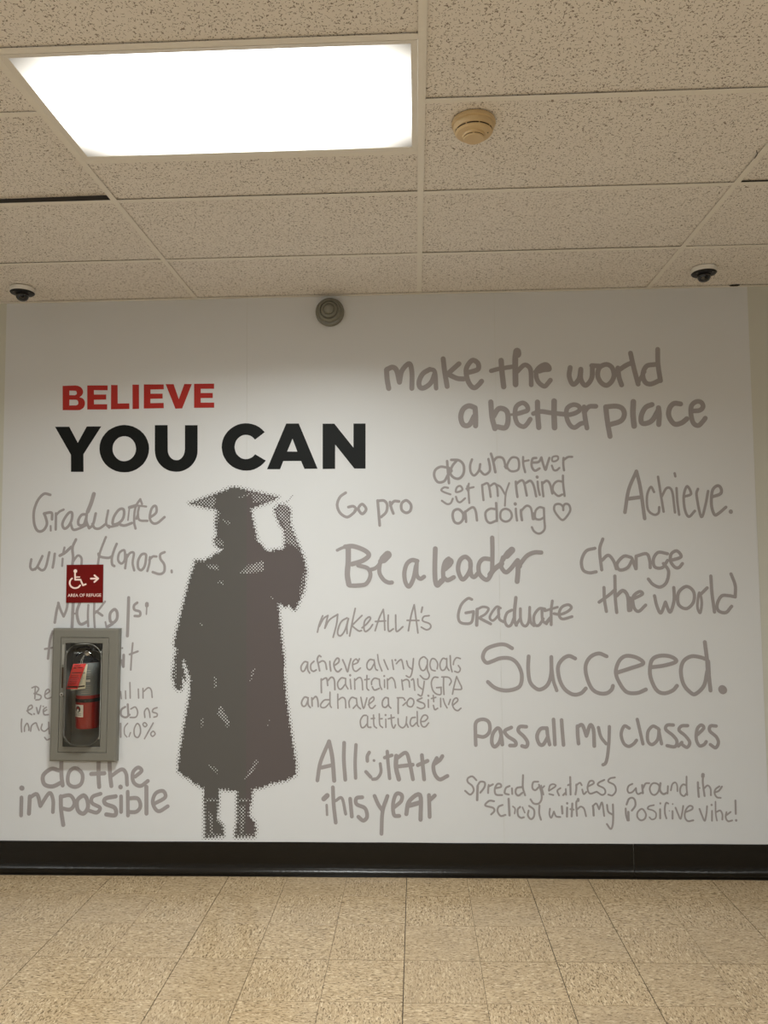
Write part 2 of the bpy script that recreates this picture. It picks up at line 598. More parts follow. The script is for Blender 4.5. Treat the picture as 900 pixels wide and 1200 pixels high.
 ('long as 100 percent', """10:-1607 766 -1606 696
7:-1569 767 -1585 746 -1585 712 -1572 696
7:-1553 719 -1561 698
8:-1518 766 -1533 739 -1531 704 -1513 694 -1500 719 -1503 752 -1518 766
7:-1477 771 -1487 762 -1476 749 -1465 759 -1477 771
8:-1432 769 -1456 726 -1478 687
8:-1432 726 -1445 712 -1435 699 -1421 712 -1432 726
8:-2141 790 -2143 760 -2140 723
8:-2125 726 -2124 749 -2111 768 -2101 746 -2101 731
8:-2091 727 -2086 756 -2064 770 -2055 753 -2046 731
8:-2030 763 -2035 738 -2016 726 -1991 746
8:-1995 773 -1990 713
8:-2015 694 -2003 681 -1989 686"""),
 ('do the impossible', """22:-1935 522 -1976 530 -2019 496 -2012 451 -1969 439 -1924 458
22:-1923 609 -1921 506 -1913 445
20:-1848 535 -1881 510 -1883 456 -1847 437 -1812 457 -1809 506 -1848 535
22:-1722 609 -1721 506 -1717 437
22:-1761 504 -1690 508
22:-1666 609 -1660 506 -1652 442
20:-1650 496 -1599 528 -1574 506 -1568 449
20:-1525 491 -1491 521 -1511 538 -1538 511 -1533 462 -1497 443 -1457 469
27:-2133 431 -2131 430
20:-2133 382 -2133 289
22:-2088 387 -2091 299
20:-2090 380 -2050 399 -2030 339
20:-2030 339 -1984 405 -1963 368 -1963 307
22:-1922 388 -1919 319 -1906 241
20:-1922 386 -1871 393 -1848 354 -1870 321 -1916 327
22:-1800 393 -1833 367 -1829 318 -1799 300 -1776 330 -1780 371 -1800 393
20:-1709 402 -1752 386 -1754 354 -1711 330 -1728 305 -1769 315
22:-1628 389 -1683 377 -1683 351 -1632 330 -1629 293 -1677 296
24:-1603 438 -1602 437
20:-1599 389 -1598 309
20:-1564 413 -1561 291
20:-1562 379 -1511 379 -1495 340 -1516 311 -1561 309
22:-1465 438 -1463 301
20:-1425 350 -1365 384 -1376 417 -1416 404 -1430 355 -1400 313 -1350 339"""),
]
BELIEVE = [[-1953,2583,-1881,2584,-1868,2582,-1855,2576,-1846,2568,-1840,2557,-1838,2546,-1841,2535,-1848,2526,-1859,2519,-1842,2513,-1834,2506,-1829,2496,-1827,2486,-1828,2476,-1831,2467,-1837,2458,-1846,2452,-1855,2448,-1866,2447,-1950,2449],
[-1915,2556,-1885,2555,-1879,2554,-1875,2549,-1873,2542,-1874,2536,-1879,2532,-1884,2530,-1915,2531],
[-1914,2506,-1878,2505,-1871,2503,-1866,2497,-1864,2489,-1865,2481,-1870,2476,-1877,2474,-1914,2474],
[-1816,2583,-1703,2581,-1703,2554,-1779,2556,-1778,2532,-1710,2531,-1710,2503,-1778,2503,-1777,2478,-1704,2477,-1704,2448,-1814,2450],
[-1684,2583,-1648,2582,-1646,2480,-1582,2480,-1581,2449,-1683,2449],
[-1566,2583,-1530,2582,-1528,2449,-1564,2448],
[-1503,2583,-1394,2581,-1393,2554,-1466,2554,-1466,2531,-1399,2530,-1399,2503,-1466,2503,-1466,2479,-1393,2479,-1392,2450,-1502,2450],
[-1383,2582,-1339,2581,-1310,2498,-1280,2581,-1239,2580,-1291,2447,-1328,2446],
[-1227,2581,-1117,2580,-1117,2552,-1190,2553,-1190,2530,-1124,2529,-1124,2501,-1190,2502,-1190,2477,-1116,2476,-1116,2448,-1226,2449]]
YOU_CAN = [[-1991,2358,-1912,2357,-1863,2268,-1815,2357,-1735,2356,-1831,2205,-1829,2109,-1898,2110,-1900,2203],
[-1470,2230,-1472,2208,-1478,2186,-1488,2166,-1501,2147,-1518,2132,-1537,2119,-1558,2110,-1581,2104,-1605,2103,-1628,2105,-1652,2111,-1673,2121,-1693,2134,-1710,2150,-1724,2169,-1734,2190,-1741,2212,-1743,2234,-1742,2256,-1736,2278,-1726,2299,-1712,2317,-1696,2333,-1676,2345,-1655,2354,-1632,2360,-1608,2362,-1584,2359,-1561,2353,-1540,2343,-1520,2330,-1503,2314,-1489,2295,-1479,2274,-1472,2252],
[-1542,2231,-1543,2217,-1547,2203,-1554,2191,-1563,2181,-1574,2172,-1586,2167,-1599,2164,-1612,2164,-1626,2167,-1638,2173,-1649,2182,-1658,2193,-1665,2205,-1670,2219,-1671,2233,-1670,2247,-1666,2261,-1659,2273,-1650,2283,-1640,2292,-1627,2297,-1614,2300,-1601,2300,-1587,2297,-1575,2291,-1564,2282,-1555,2271,-1548,2259,-1544,2245],
[-1440,2358,-1370,2357,-1368,2224,-1368,2224,-1367,2209,-1362,2195,-1354,2182,-1344,2173,-1333,2167,-1321,2165,-1308,2166,-1297,2172,-1288,2181,-1280,2194,-1276,2208,-1274,2223,-1275,2355,-1206,2354,-1205,2217,-1205,2217,-1206,2198,-1210,2181,-1217,2164,-1227,2148,-1238,2135,-1252,2123,-1268,2114,-1285,2107,-1302,2103,-1321,2102,-1339,2104,-1357,2108,-1374,2115,-1390,2125,-1404,2137,-1416,2151,-1426,2167,-1433,2184,-1437,2202,-1439,2220],
[-840,2310,-854,2325,-870,2338,-888,2348,-908,2355,-928,2359,-948,2360,-969,2358,-988,2353,-1007,2344,-1024,2333,-1039,2320,-1052,2304,-1062,2287,-1069,2268,-1073,2249,-1074,2229,-1071,2209,-1066,2189,-1057,2171,-1046,2154,-1032,2139,-1016,2126,-998,2116,-979,2109,-959,2104,-938,2103,-918,2104,-898,2109,-880,2117,-862,2128,-847,2141,-834,2156,-892,2191,-900,2182,-910,2174,-921,2169,-932,2166,-944,2165,-956,2167,-967,2171,-977,2178,-986,2186,-994,2196,-999,2207,-1002,2220,-1004,2232,-1002,2245,-999,2257,-994,2268,-986,2278,-977,2286,-967,2292,-956,2296,-944,2297,-932,2296,-921,2293,-910,2287,-901,2279,-893,2270],
[-828,2109,-724,2355,-656,2354,-555,2108,-626,2108,-644,2151,-740,2152,-757,2108],
[-690,2272,-664,2202,-719,2203],
[-527,2351,-464,2350,-362,2219,-361,2349,-296,2348,-298,2105,-358,2106,-460,2237,-461,2106,-528,2106]]
GRADUATE = [[-1247,1930,-1118,1974,-1007,2017,-924,1995,-767,1957,-804,1938,-914,1898,-905,1843,-891,1779,-877,1724,-840,1678,-822,1665,-786,1676,-749,1678,-735,1691,-731,1723,-735,1787,-758,1814,-781,1865,-787,1897,-767,1915,-740,1919,-708,1896,-701,1868,-703,1814,-680,1750,-648,1677,-630,1631,-617,1563,-631,1460,-658,1397,-676,1356,-690,1366,-708,1384,-731,1375,-767,1393,-758,1290,-749,1200,-738,1111,-736,1022,-727,915,-713,809,-700,721,-686,633,-673,545,-678,502,-723,475,-803,458,-857,436,-902,427,-911,362,-920,318,-920,283,-893,262,-884,222,-893,186,-991,183,-994,205,-982,266,-983,422,-1019,422,-1078,427,-1082,361,-1089,274,-1059,244,-1054,187,-1153,180,-1153,265,-1159,431,-1200,453,-1295,518,-1296,545,-1283,650,-1266,757,-1239,908,-1233,997,-1250,1041,-1273,1104,-1277,1068,-1265,1024,-1262,986,-1277,1001,-1282,943,-1296,936,-1317,961,-1330,1015,-1319,1113,-1310,1149,-1324,1180,-1315,1230,-1280,1374,-1244,1519,-1212,1623,-1166,1622,-1116,1649,-1065,1681,-1107,1704,-1112,1736,-1098,1763,-1106,1818,-1099,1891,-1108,1896]]
HALFTONE = [[-998,1956,-914,1988,-896,1976,-979,1950],
[-914,1981,-758,1960,-804,1938,-905,1926],
[-1247,1930,-1118,1970,-1099,1951,-1117,1896],
[-790,1924,-694,1923,-676,1750,-648,1668,-685,1695,-735,1714,-735,1787,-795,1897],
[-1116,1745,-1070,1736,-1052,1699,-1098,1699],
[-978,1553,-932,1598,-840,1624,-840,1561,-932,1548],
[-1152,1604,-1088,1599,-1088,1567,-1143,1581],
[-1089,1850,-1025,1831,-1015,1794,-1043,1817],
[-1099,1891,-1076,1891,-1098,1791,-1108,1827],
[-900,1779,-877,1761,-840,1678,-891,1724],
[-640,1550,-617,1550,-640,1433,-658,1433],
[-1088,1517,-1060,1513,-1060,1481,-1092,1504],
[-808,1434,-790,1434,-790,1411,-804,1416],
[-1187,1297,-1169,1292,-1173,1261,-1182,1274],
[-1333,1158,-1296,1158,-1318,1068,-1341,1068],
[-1075,872,-1020,774,-1034,739,-1093,818],
[-921,987,-903,1058,-885,1049,-912,982],
[-1112,1014,-1094,1014,-1089,943,-1108,952],
[-1179,792,-1161,792,-1165,739,-1179,748],
[-830,739,-812,792,-808,783,-826,730],
[-1146,571,-1083,527,-1082,501,-1128,536],
[-952,471,-889,580,-866,576,-902,510],
[-1154,378,-1082,378,-1082,361,-1154,361],
[-983,379,-906,379,-906,362,-983,361],
[-1135,204,-1054,200,-1054,178,-1162,178],
[-991,200,-884,201,-888,175,-996,174],
[-1332,1113,-1305,1113,-1309,1006,-1331,979],
[-1136,317,-1108,291,-1108,187,-1126,187],
[-974,344,-938,344,-946,196,-969,196]]
TASSEL = [(-0.7188, 1.9307), (-0.7105, 1.9398), (-0.7031, 1.9488), (-0.6976, 1.9579), (-0.6903, 1.9652), (-0.7233, 1.9363)]

# ------------------------------------------------------------------ helpers
def link(name, me, parent=None, mat=None):
    o = bpy.data.objects.new(name, me)
    COL.objects.link(o)
    if mat is not None and me is not None:
        if not me.materials:
            me.materials.append(mat)
    if parent is not None:
        o.parent = parent
    return o

def empty(name, loc, label, cat, group=None):
    o = bpy.data.objects.new(name, None)
    COL.objects.link(o)
    o.location = loc
    o.empty_display_size = 0.1
    o['label'] = label
    o['category'] = cat
    if group:
        o['group'] = group
    return o

def from_bm(name, bm, parent=None, mat=None, smooth=False):
    me = bpy.data.meshes.new(name)
    bm.normal_update()
    bm.to_mesh(me)
    bm.free()
    if smooth:
        for p in me.polygons:
            p.use_smooth = True
        try:
            me.set_sharp_from_angle(angle=math.radians(35))
        except Exception:
            pass
    return link(name, me, parent, mat)

def from_py(name, v, f, parent=None, mat=None):
    me = bpy.data.meshes.new(name)
    me.from_pydata(v, [], f)
    me.validate()
    me.update()
    return link(name, me, parent, mat)

def box_into(bm, x0, x1, y0, y1, z0, z1):
    vs = [bm.verts.new((x, y, z)) for x in (x0, x1) for y in (y0, y1) for z in (z0, z1)]
    for q in ((0, 1, 3, 2), (4, 6, 7, 5), (0, 4, 5, 1), (2, 3, 7, 6), (0, 2, 6, 4), (1, 5, 7, 3)):
        bm.faces.new([vs[i] for i in q])
    return vs

def box(name, x0, x1, y0, y1, z0, z1, parent=None, mat=None, bevel=0.0):
    bm = bmesh.new()
    box_into(bm, x0, x1, y0, y1, z0, z1)
    bmesh.ops.recalc_face_normals(bm, faces=bm.faces)
    if bevel:
        bmesh.ops.bevel(bm, geom=list(bm.edges), offset=bevel, segments=2, affect='EDGES', profile=0.7)
    return from_bm(name, bm, parent, mat)

def ring_into(bm, outer, inner, y_front, y_back, inset=0.0, inset_in=0.0):
    """Rectangular frame in the x-z plane: outer/inner = (x0, x1, z0, z1)."""
    def rect(r, y, d=0.0):
        x0, x1, z0, z1 = r
        return [bm.verts.new(p) for p in ((x0 + d, y, z0 + d), (x1 - d, y, z0 + d), (x1 - d, y, z1 - d), (x0 + d, y, z1 - d))]
    loops = [rect(outer, y_back), rect(outer, y_front + inset), rect(outer, y_front + inset * 0.3, inset * 0.3),
             rect(outer, y_front, inset), rect(inner, y_front, -inset_in), rect(inner, y_front + inset_in), rect(inner, y_back)]
    for a, b in zip(loops, loops[1:]):
        for i in range(4):
            j = (i + 1) % 4
            try:
                bm.faces.new((a[i], a[j], b[j], b[i]))
            except ValueError:
                pass
    a, b = loops[-1], loops[0]
    for i in range(4):
        j = (i + 1) % 4
        bm.faces.new((a[i], a[j], b[j], b[i]))

def ring(name, outer, inner, y_front, y_back, parent=None, mat=None, inset=0.0, inset_in=0.0):
    bm = bmesh.new()
    ring_into(bm, outer, inner, y_front, y_back, inset, inset_in)
    bmesh.ops.remove_doubles(bm, verts=bm.verts, dist=1e-6)
    bmesh.ops.recalc_face_normals(bm, faces=bm.faces)
    return from_bm(name, bm, parent, mat)

def lathe_bm(profile, n=40, axis='z', bm=None, centre=(0, 0, 0)):
    """profile: (radius, height). axis 'z' turns about z, '-y' points the height towards -y (out of the mural wall)."""
    bm = bm or bmesh.new()
    rings = []
    for r, h in profile:
        row = []
        if r < 1e-6:
            p = (0, 0, h) if axis == 'z' else (0, -h, 0)
            row = [bm.verts.new([p[i] + centre[i] for i in range(3)])]
        else:
            for k in range(n):
                a = 2 * math.pi * k / n
                p = (r * math.cos(a), r * math.sin(a), h) if axis == 'z' else (r * math.cos(a), -h, r * math.sin(a))
                row.append(bm.verts.new([p[i] + centre[i] for i in range(3)]))
        rings.append(row)
    for a, b in zip(rings, rings[1:]):
        for k in range(n):
            j = (k + 1) % n
            if len(a) == 1 and len(b) == 1:
                continue
            if len(a) == 1:
                bm.faces.new((a[0], b[k], b[j]))
            elif len(b) == 1:
                bm.faces.new((a[k], a[j], b[0]))
            else:
                bm.faces.new((a[k], a[j], b[j], b[k]))
    bmesh.ops.recalc_face_normals(bm, faces=bm.faces)
    return bm

def lathe(name, profile, n=40, axis='z', parent=None, mat=None, centre=(0, 0, 0)):
    return from_bm(name, lathe_bm(profile, n, axis, None, centre), parent, mat, smooth=True)

def tube(name, pts, r, parent=None, mat=None, n=10):
    """A round tube along a smoothed path."""
    P = catmull3(pts, 6)
    bm = bmesh.new()
    rows = []
    for i, p in enumerate(P):
        p = Vector(p)
        d = (Vector(P[min(i + 1, len(P) - 1)]) - Vector(P[max(i - 1, 0)])).normalized()
        up = Vector((0, 1, 0)) if abs(d.y) < 0.9 else Vector((1, 0, 0))
        s = d.cross(up).normalized()
        t = s.cross(d).normalized()
        rows.append([bm.verts.new(p + (s * math.cos(2 * math.pi * k / n) + t * math.sin(2 * math.pi * k / n)) * r) for k in range(n)])
    for a, b in zip(rows, rows[1:]):
        for k in range(n):
            j = (k + 1) % n
            bm.faces.new((a[k], a[j], b[j], b[k]))
    bm.faces.new(rows[0])
    bm.faces.new(rows[-1][::-1])
    bmesh.ops.recalc_face_normals(bm, faces=bm.faces)
    return from_bm(name, bm, parent, mat, smooth=True)

def catmull3(P, n):
    P = [Vector(p) for p in P]
    if len(P) < 3:
        return P
    closed = (P[0] - P[-1]).length < 1e-6
    Q = ([P[-2]] if closed else [P[0] * 2 - P[1]]) + P + ([P[1]] if closed else [P[-1] * 2 - P[-2]])
    out = []
    for i in range(1, len(Q) - 2):
        a, b, c, d = Q[i - 1:i + 3]
        for k in range(n):
            t = k / n
            out.append(0.5 * ((2 * b) + (c - a) * t + (2 * a - 5 * b + 4 * c - d) * t * t + (3 * b - a - 3 * c + d) * t ** 3))
    out.append(P[-1])
    return out

# ------------------------------------------------------------------ materials
def mat_new(name):
    m = bpy.data.materials.new(name)
    m.use_nodes = True
    nt = m.node_tree
    return m, nt, nt.nodes['Principled BSDF']

def srgb(r, g, b):
    f = lambda c: (c / 255 / 12.92) if c / 255 <= 0.04045 else ((c / 255 + 0.055) / 1.055) ** 2.4
    return (f(r), f(g), f(b), 1.0)

def N(nt, kind, **kw):
    n = nt.nodes.new(kind)
    for k, v in kw.items():
        setattr(n, k, v)
    return n

def math_node(nt, op, a, b=None, clamp=False):
    n = N(nt, 'ShaderNodeMath', operation=op, use_clamp=clamp)
    for i, v in enumerate((a, b)):
        if v is None:
            continue
        if isinstance(v, (int, float)):
            n.inputs[i].default_value = v
        else:
            nt.links.new(v, n.inputs[i])
    return n.outputs[0]

def mix_node(nt, fac, a, b):
    n = N(nt, 'ShaderNodeMix', data_type='RGBA')
    for i, v in ((0, fac), (6, a), (7, b)):
        if isinstance(v, (int, float, tuple)):
            n.inputs[i].default_value = v
        else:
            nt.links.new(v, n.inputs[i])
    return n.outputs[2]

def plain(name, col, rough=0.5, metal=0.0, bump=0.0, scale=200.0, vary=0.04, spec=0.5, coat=0.0):
    """Base colour with a little fine variation and optional fine bump."""
    m, nt, p = mat_new(name)
    co = N(nt, 'ShaderNodeTexCoord')
    no = N(nt, 'ShaderNodeTexNoise')
    no.inputs['Scale'].default_value = scale
    no.inputs['Detail'].default_value = 3
    nt.links.new(co.outputs['Object'], no.inputs['Vector'])
    lo = tuple(c * (1 - vary) for c in col[:3]) + (1,)
    hi = tuple(min(1, c * (1 + vary)) for c in col[:3]) + (1,)
    nt.links.new(mix_node(nt, no.outputs['Fac'], lo, hi), p.inputs['Base Color'])
    p.inputs['Roughness'].default_value = rough
    p.inputs['Metallic'].default_value = metal
    p.inputs['Specular IOR Level'].default_value = spec
    p.inputs['Coat Weight'].default_value = coat
    if bump:
        b = N(nt, 'ShaderNodeBump')
        b.inputs['Strength'].default_value = bump
        b.inputs['Distance'].default_value = 0.001
        nt.links.new(no.outputs['Fac'], b.inputs['Height'])
        nt.links.new(b.outputs[0], p.inputs['Normal'])
    return m

def ceiling_tile_mat():
    m, nt, p = mat_new('fissured_mineral_tile')
    L = nt.links.new
    co = N(nt, 'ShaderNodeTexCoord')
    oi = N(nt, 'ShaderNodeObjectInfo')
    off = N(nt, 'ShaderNodeVectorMath', operation='SCALE')
    off.inputs[0].default_value = (37.0, 21.0, 0.0)
    L(oi.outputs['Random'], off.inputs['Scale'])
    add = N(nt, 'ShaderNodeVectorMath', operation='ADD')
    L(co.outputs['Object'], add.inputs[0]); L(off.outputs[0], add.inputs[1])
    V = add.outputs[0]
    def tex(kind, scale, vec=V, **kw):
        t = N(nt, kind)
        t.inputs['Scale'].default_value = scale
        for k, v in kw.items():
            t.inputs[k].default_value = v
        L(vec, t.inputs['Vector'])
        return t
    # worm-like fissures: a thin contour of one noise, broken up by another
    n1 = tex('ShaderNodeTexNoise', 62.0, Detail=1.5, Distortion=0.6)
    line = math_node(nt, 'LESS_THAN', math_node(nt, 'ABSOLUTE', math_node(nt, 'SUBTRACT', n1.outputs['Fac'], 0.5)), 0.026)
    n2 = tex('ShaderNodeTexNoise', 105.0, Detail=1.0)
    fis = math_node(nt, 'MULTIPLY', line, math_node(nt, 'GREATER_THAN', n2.outputs['Fac'], 0.52))
    # pin holes
    v1 = tex('ShaderNodeTexVoronoi', 120.0)
    dots = math_node(nt, 'LESS_THAN', v1.outputs['Distance'], 0.24)
    sep = N(nt, 'ShaderNodeSeparateColor')
    L(v1.outputs['Color'], sep.inputs[0])
    dots = math_node(nt, 'MULTIPLY', dots, math_node(nt, 'GREATER_THAN', sep.outputs[0], 0.58))
    holes = math_node(nt, 'MAXIMUM', fis, dots)
    n3 = tex('ShaderNodeTexNoise', 4.0, Detail=2.0)
    base = mix_node(nt, n3.outputs['Fac'], (0.87, 0.825, 0.78, 1), (0.92, 0.88, 0.84, 1))
    n4 = tex('ShaderNodeTexNoise', 350.0, Detail=2.0)
    base = mix_node(nt, math_node(nt, 'MULTIPLY', n4.outputs['Fac'], 0.35), base, (0.74, 0.68, 0.60, 1))
    L(mix_node(nt, math_node(nt, 'MULTIPLY', holes, 0.78), base, (0.15, 0.105, 0.065, 1)), p.inputs['Base Color'])
    p.inputs['Roughness'].default_value = 0.95
    p.inputs['Specular IOR Level'].default_value = 0.1
    b = N(nt, 'ShaderNodeBump', invert=True)
    b.inputs['Strength'].default_value = 0.5
    b.inputs['Distance'].default_value = 0.002
    L(math_node(nt, 'ADD', holes, math_node(nt, 'MULTIPLY', n4.outputs['Fac'], 0.3)), b.inputs['Height'])
    L(b.outputs[0], p.inputs['Normal'])
    return m

def floor_tile_mat():
    m, nt, p = mat_new('vinyl_composition_tile')
    L = nt.links.new
    co = N(nt, 'ShaderNodeTexCoord')
    oi = N(nt, 'ShaderNodeObjectInfo')
    off = N(nt, 'ShaderNodeVectorMath', operation='SCALE')
    off.inputs[0].default_value = (51.0, 33.0, 0.0)
    L(oi.outputs['Random'], off.inputs['Scale'])
    add = N(nt, 'ShaderNodeVectorMath', operation='ADD')
    L(co.outputs['Object'], add.inputs[0]); L(off.outputs[0], add.inputs[1])
    mp = N(nt, 'ShaderNodeMapping')
    mp.inputs['Scale'].default_value = (1.0, 2.6, 1.0)
    L(add.outputs[0], mp.inputs['Vector'])
    def noise_at(scale, detail, dist=0.0):
        t = N(nt, 'ShaderNodeTexNoise')
        t.inputs['Scale'].default_value = scale
        t.inputs['Detail'].default_value = detail
        t.inputs['Distortion'].default_value = dist
        L(mp.outputs[0], t.inputs['Vector'])
        return t.outputs['Fac']
    def ramp(fac, a, b):
        r = N(nt, 'ShaderNodeMapRange')
        r.inputs['From Min'].default_value = a
        r.inputs['From Max'].default_value = b
        L(fac, r.inputs['Value'])
        return r.outputs[0]
    base = mix_node(nt, ramp(noise_at(9, 3, 0.5), 0.3, 0.7), (0.42, 0.305, 0.175, 1), (0.52, 0.39, 0.235, 1))
    base = mix_node(nt, ramp(noise_at(60, 2.5, 0.9), 0.52, 0.62), base, (0.17, 0.115, 0.06, 1))
    base = mix_node(nt, ramp(noise_at(47, 2.5, 0.9), 0.55, 0.66), base, (0.66, 0.52, 0.34, 1))
    base = mix_node(nt, math_node(nt, 'MULTIPLY', oi.outputs['Random'], 0.32), base, (0.40, 0.30, 0.19, 1))
    # scuffs and grime along traffic
    g = N(nt, 'ShaderNodeNewGeometry')
    gn = N(nt, 'ShaderNodeTexNoise')
    gn.inputs['Scale'].default_value = 5.0
    gn.inputs['Detail'].default_value = 4.0
    L(g.outputs['Position'], gn.inputs['Vector'])
    base = mix_node(nt, math_node(nt, 'MULTIPLY', ramp(gn.outputs['Fac'], 0.55, 0.75), 0.25), base, (0.27, 0.21, 0.14, 1))
    L(base, p.inputs['Base Color'])
    r = N(nt, 'ShaderNodeMapRange')
    r.inputs['To Min'].default_value = 0.15
    r.inputs['To Max'].default_value = 0.27
    L(gn.outputs['Fac'], r.inputs['Value'])
    L(r.outputs[0], p.inputs['Roughness'])
    p.inputs['Specular IOR Level'].default_value = 0.45
    b = N(nt, 'ShaderNodeBump')
    b.inputs['Strength'].default_value = 0.12
    b.inputs['Distance'].default_value = 0.001
    L(noise_at(70, 2, 0.7), b.inputs['Height'])
    L(b.outputs[0], p.inputs['Normal'])
    return m

def strips_mat(name, a, b, seam, rough=0.55, spec=0.3):
    """Printed vinyl: the ink is a touch different on the strip to the right of the seam."""
    m, nt, p = mat_new(name)
    g = N(nt, 'ShaderNodeNewGeometry')
    s = N(nt, 'ShaderNodeSeparateXYZ')
    nt.links.new(g.outputs['Position'], s.inputs[0])
    f = math_node(nt, 'GREATER_THAN', s.outputs[0], seam)
    nt.links.new(mix_node(nt, f, a, b), p.inputs['Base Color'])
    p.inputs['Roughness'].default_value = rough
    p.inputs['Specular IOR Level'].default_value = spec
    return m

M = {}
M['tile'] = ceiling_tile_mat()
M['vct'] = floor_tile_mat()
M['grid'] = plain('painted_grid_steel', (0.87, 0.83, 0.76, 1), 0.45, scale=60)
M['wall'] = plain('cream_wall_paint', (0.585, 0.585, 0.52, 1), 0.6, bump=0.25, scale=180)
M['side_wall'] = plain('bounce_wall_paint', (0.74, 0.77, 0.81, 1), 0.6)  # unseen walls; pale cool colour made up to lift and cool the bounced light
M['vinyl'] = plain('mural_vinyl', (0.664, 0.676, 0.686, 1), 0.42, scale=3, vary=0.012, bump=0.03, spec=0.35)
M['ink'] = plain('mural_grey_ink', (0.335, 0.310, 0.310, 1), 0.45, scale=3, vary=0.02, spec=0.3)
M['red_ink'] = plain('mural_red_ink', srgb(172, 40, 32), 0.45, scale=5, vary=0.02, spec=0.3)
M['black_ink'] = plain('mural_black_ink', srgb(20, 22, 21), 0.5, scale=5, vary=0.02, spec=0.15)
SEAM = -0.937
M['robe_ink'] = strips_mat('mural_robe_ink', (0.098, 0.092, 0.085, 1), (0.107, 0.090, 0.088, 1), SEAM, 0.45)
M['dark'] = plain('plenum_dark', (0.02, 0.018, 0.016, 1), 0.9)
M['joint'] = plain('floor_joint_dirt', (0.03, 0.02, 0.012, 1), 0.9)
M['base'] = plain('black_cove_rubber', (0.007, 0.0052, 0.003, 1), 0.25, bump=1.0, scale=60, vary=0.2, spec=0.3)
M['gap_shade'] = plain('gap_shade_tee_web', (0.05, 0.045, 0.04, 1), 0.7)  # bare steel web, its colour darkened to put shade into the tile gaps
M['frame'] = plain('white_troffer_paint', (0.80, 0.76, 0.69, 1), 0.4)
M['beige'] = plain('aged_beige_plastic', (0.66, 0.49, 0.27, 1), 0.4)
M['slot'] = plain('dark_slot', (0.05, 0.03, 0.015, 1), 0.8)
M['white'] = plain('white_plastic', (0.86, 0.84, 0.79, 1), 0.35)
M['black'] = plain('black_plastic', (0.009, 0.009, 0.010, 1), 0.35, spec=0.25)
M['smoke'] = plain('smoked_dome', (0.008, 0.008, 0.010, 1), 0.06, spec=0.6, coat=0.5)
M['olive'] = plain('olive_grey_housing', (0.21, 0.205, 0.165, 1), 0.22)
M['cabinet'] = plain('grey_powder_coat', (0.185, 0.178, 0.150, 1), 0.4, bump=0.08, scale=400)
M['tub'] = plain('grey_tub', (0.36, 0.345, 0.29, 1), 0.45)
M['chrome'] = plain('brushed_steel', (0.55, 0.54, 0.52, 1), 0.25, metal=1.0)
M['ext_red'] = plain('extinguisher_red', srgb(158, 14, 8), 0.3, coat=0.2)
M['ext_label'] = plain('extinguisher_label', srgb(118, 122, 120), 0.4)
M['tag_red'] = plain('tag_red', srgb(235, 62, 56), 0.6)
M['tag_ink'] = plain('tag_ink', srgb(120, 22, 20), 0.6)
M['tag_cream'] = plain('tag_cream', srgb(236, 228, 200), 0.6)
M['paper'] = plain('sticker_white', srgb(230, 222, 208), 0.5)
M['sign_red'] = plain('sign_red', srgb(112, 8, 4), 0.5, spec=0.2)
M['sign_white'] = plain('sign_white', srgb(250, 225, 215), 0.5)
M['strip'] = plain('door_strip', (0.36, 0.35, 0.31, 1), 0.6, spec=0.2)
M['edge'] = plain('edge_glint', (0.55, 0.55, 0.50, 1), 0.2, spec=0.8)
M['lockm'] = plain('satin_lock', (0.5, 0.49, 0.45, 1), 0.35, metal=0.4)
M['glare_hose'] = plain('glare_hose_grey', (0.10, 0.10, 0.09, 1), 0.35)

def lens_mat():
    m, nt, p = mat_new('lit_prismatic_lens')
    nt.nodes.remove(p)
    out = nt.nodes['Material Output']
    co = N(nt, 'ShaderNodeTexCoord')
    no = N(nt, 'ShaderNodeTexNoise')
    no.inputs['Scale'].default_value = 2.5
    nt.links.new(co.outputs['Object'], no.inputs['Vector'])
    em = N(nt, 'ShaderNodeEmission')
    em.inputs['Color'].default_value = LAMP_COL + (1,)
    # the tubes sit away from the short ends, so the lens corners glow less and look yellowed
    sx = N(nt, 'ShaderNodeSeparateXYZ')
    nt.links.new(co.outputs['Object'], sx.inputs[0])
    ax = math_node(nt, 'SUBTRACT', 0.580, math_node(nt, 'ABSOLUTE', sx.outputs[0]))
    ay = math_node(nt, 'SUBTRACT', 0.276, math_node(nt, 'ABSOLUTE', sx.outputs[1]))
    dd = math_node(nt, 'ADD', ax, math_node(nt, 'MULTIPLY', ay, 1.3))
    dd = math_node(nt, 'ADD', dd, math_node(nt, 'MULTIPLY', math_node(nt, 'SUBTRACT', no.outputs['Fac'], 0.5), 0.06))
    mr = N(nt, 'ShaderNodeMapRange')
    mr.inputs['From Min'].default_value = 0.0
    mr.inputs['From Max'].default_value = 0.28
    mr.inputs['To Min'].default_value = 0.33
    mr.inputs['To Max'].default_value = 1.0
    nt.links.new(dd, mr.inputs['Value'])
    s = math_node(nt, 'MULTIPLY', math_node(nt, 'POWER', mr.outputs[0], 2.2), LAMP)
    nt.links.new(mix_node(nt, mr.outputs[0], (1.0, 0.84, 0.62, 1), LAMP_COL + (1,)), em.inputs['Color'])
    nt.links.new(s, em.inputs['Strength'])
    nt.links.new(em.outputs[0], out.inputs['Surface'])
    return m
M['lens'] = lens_mat()

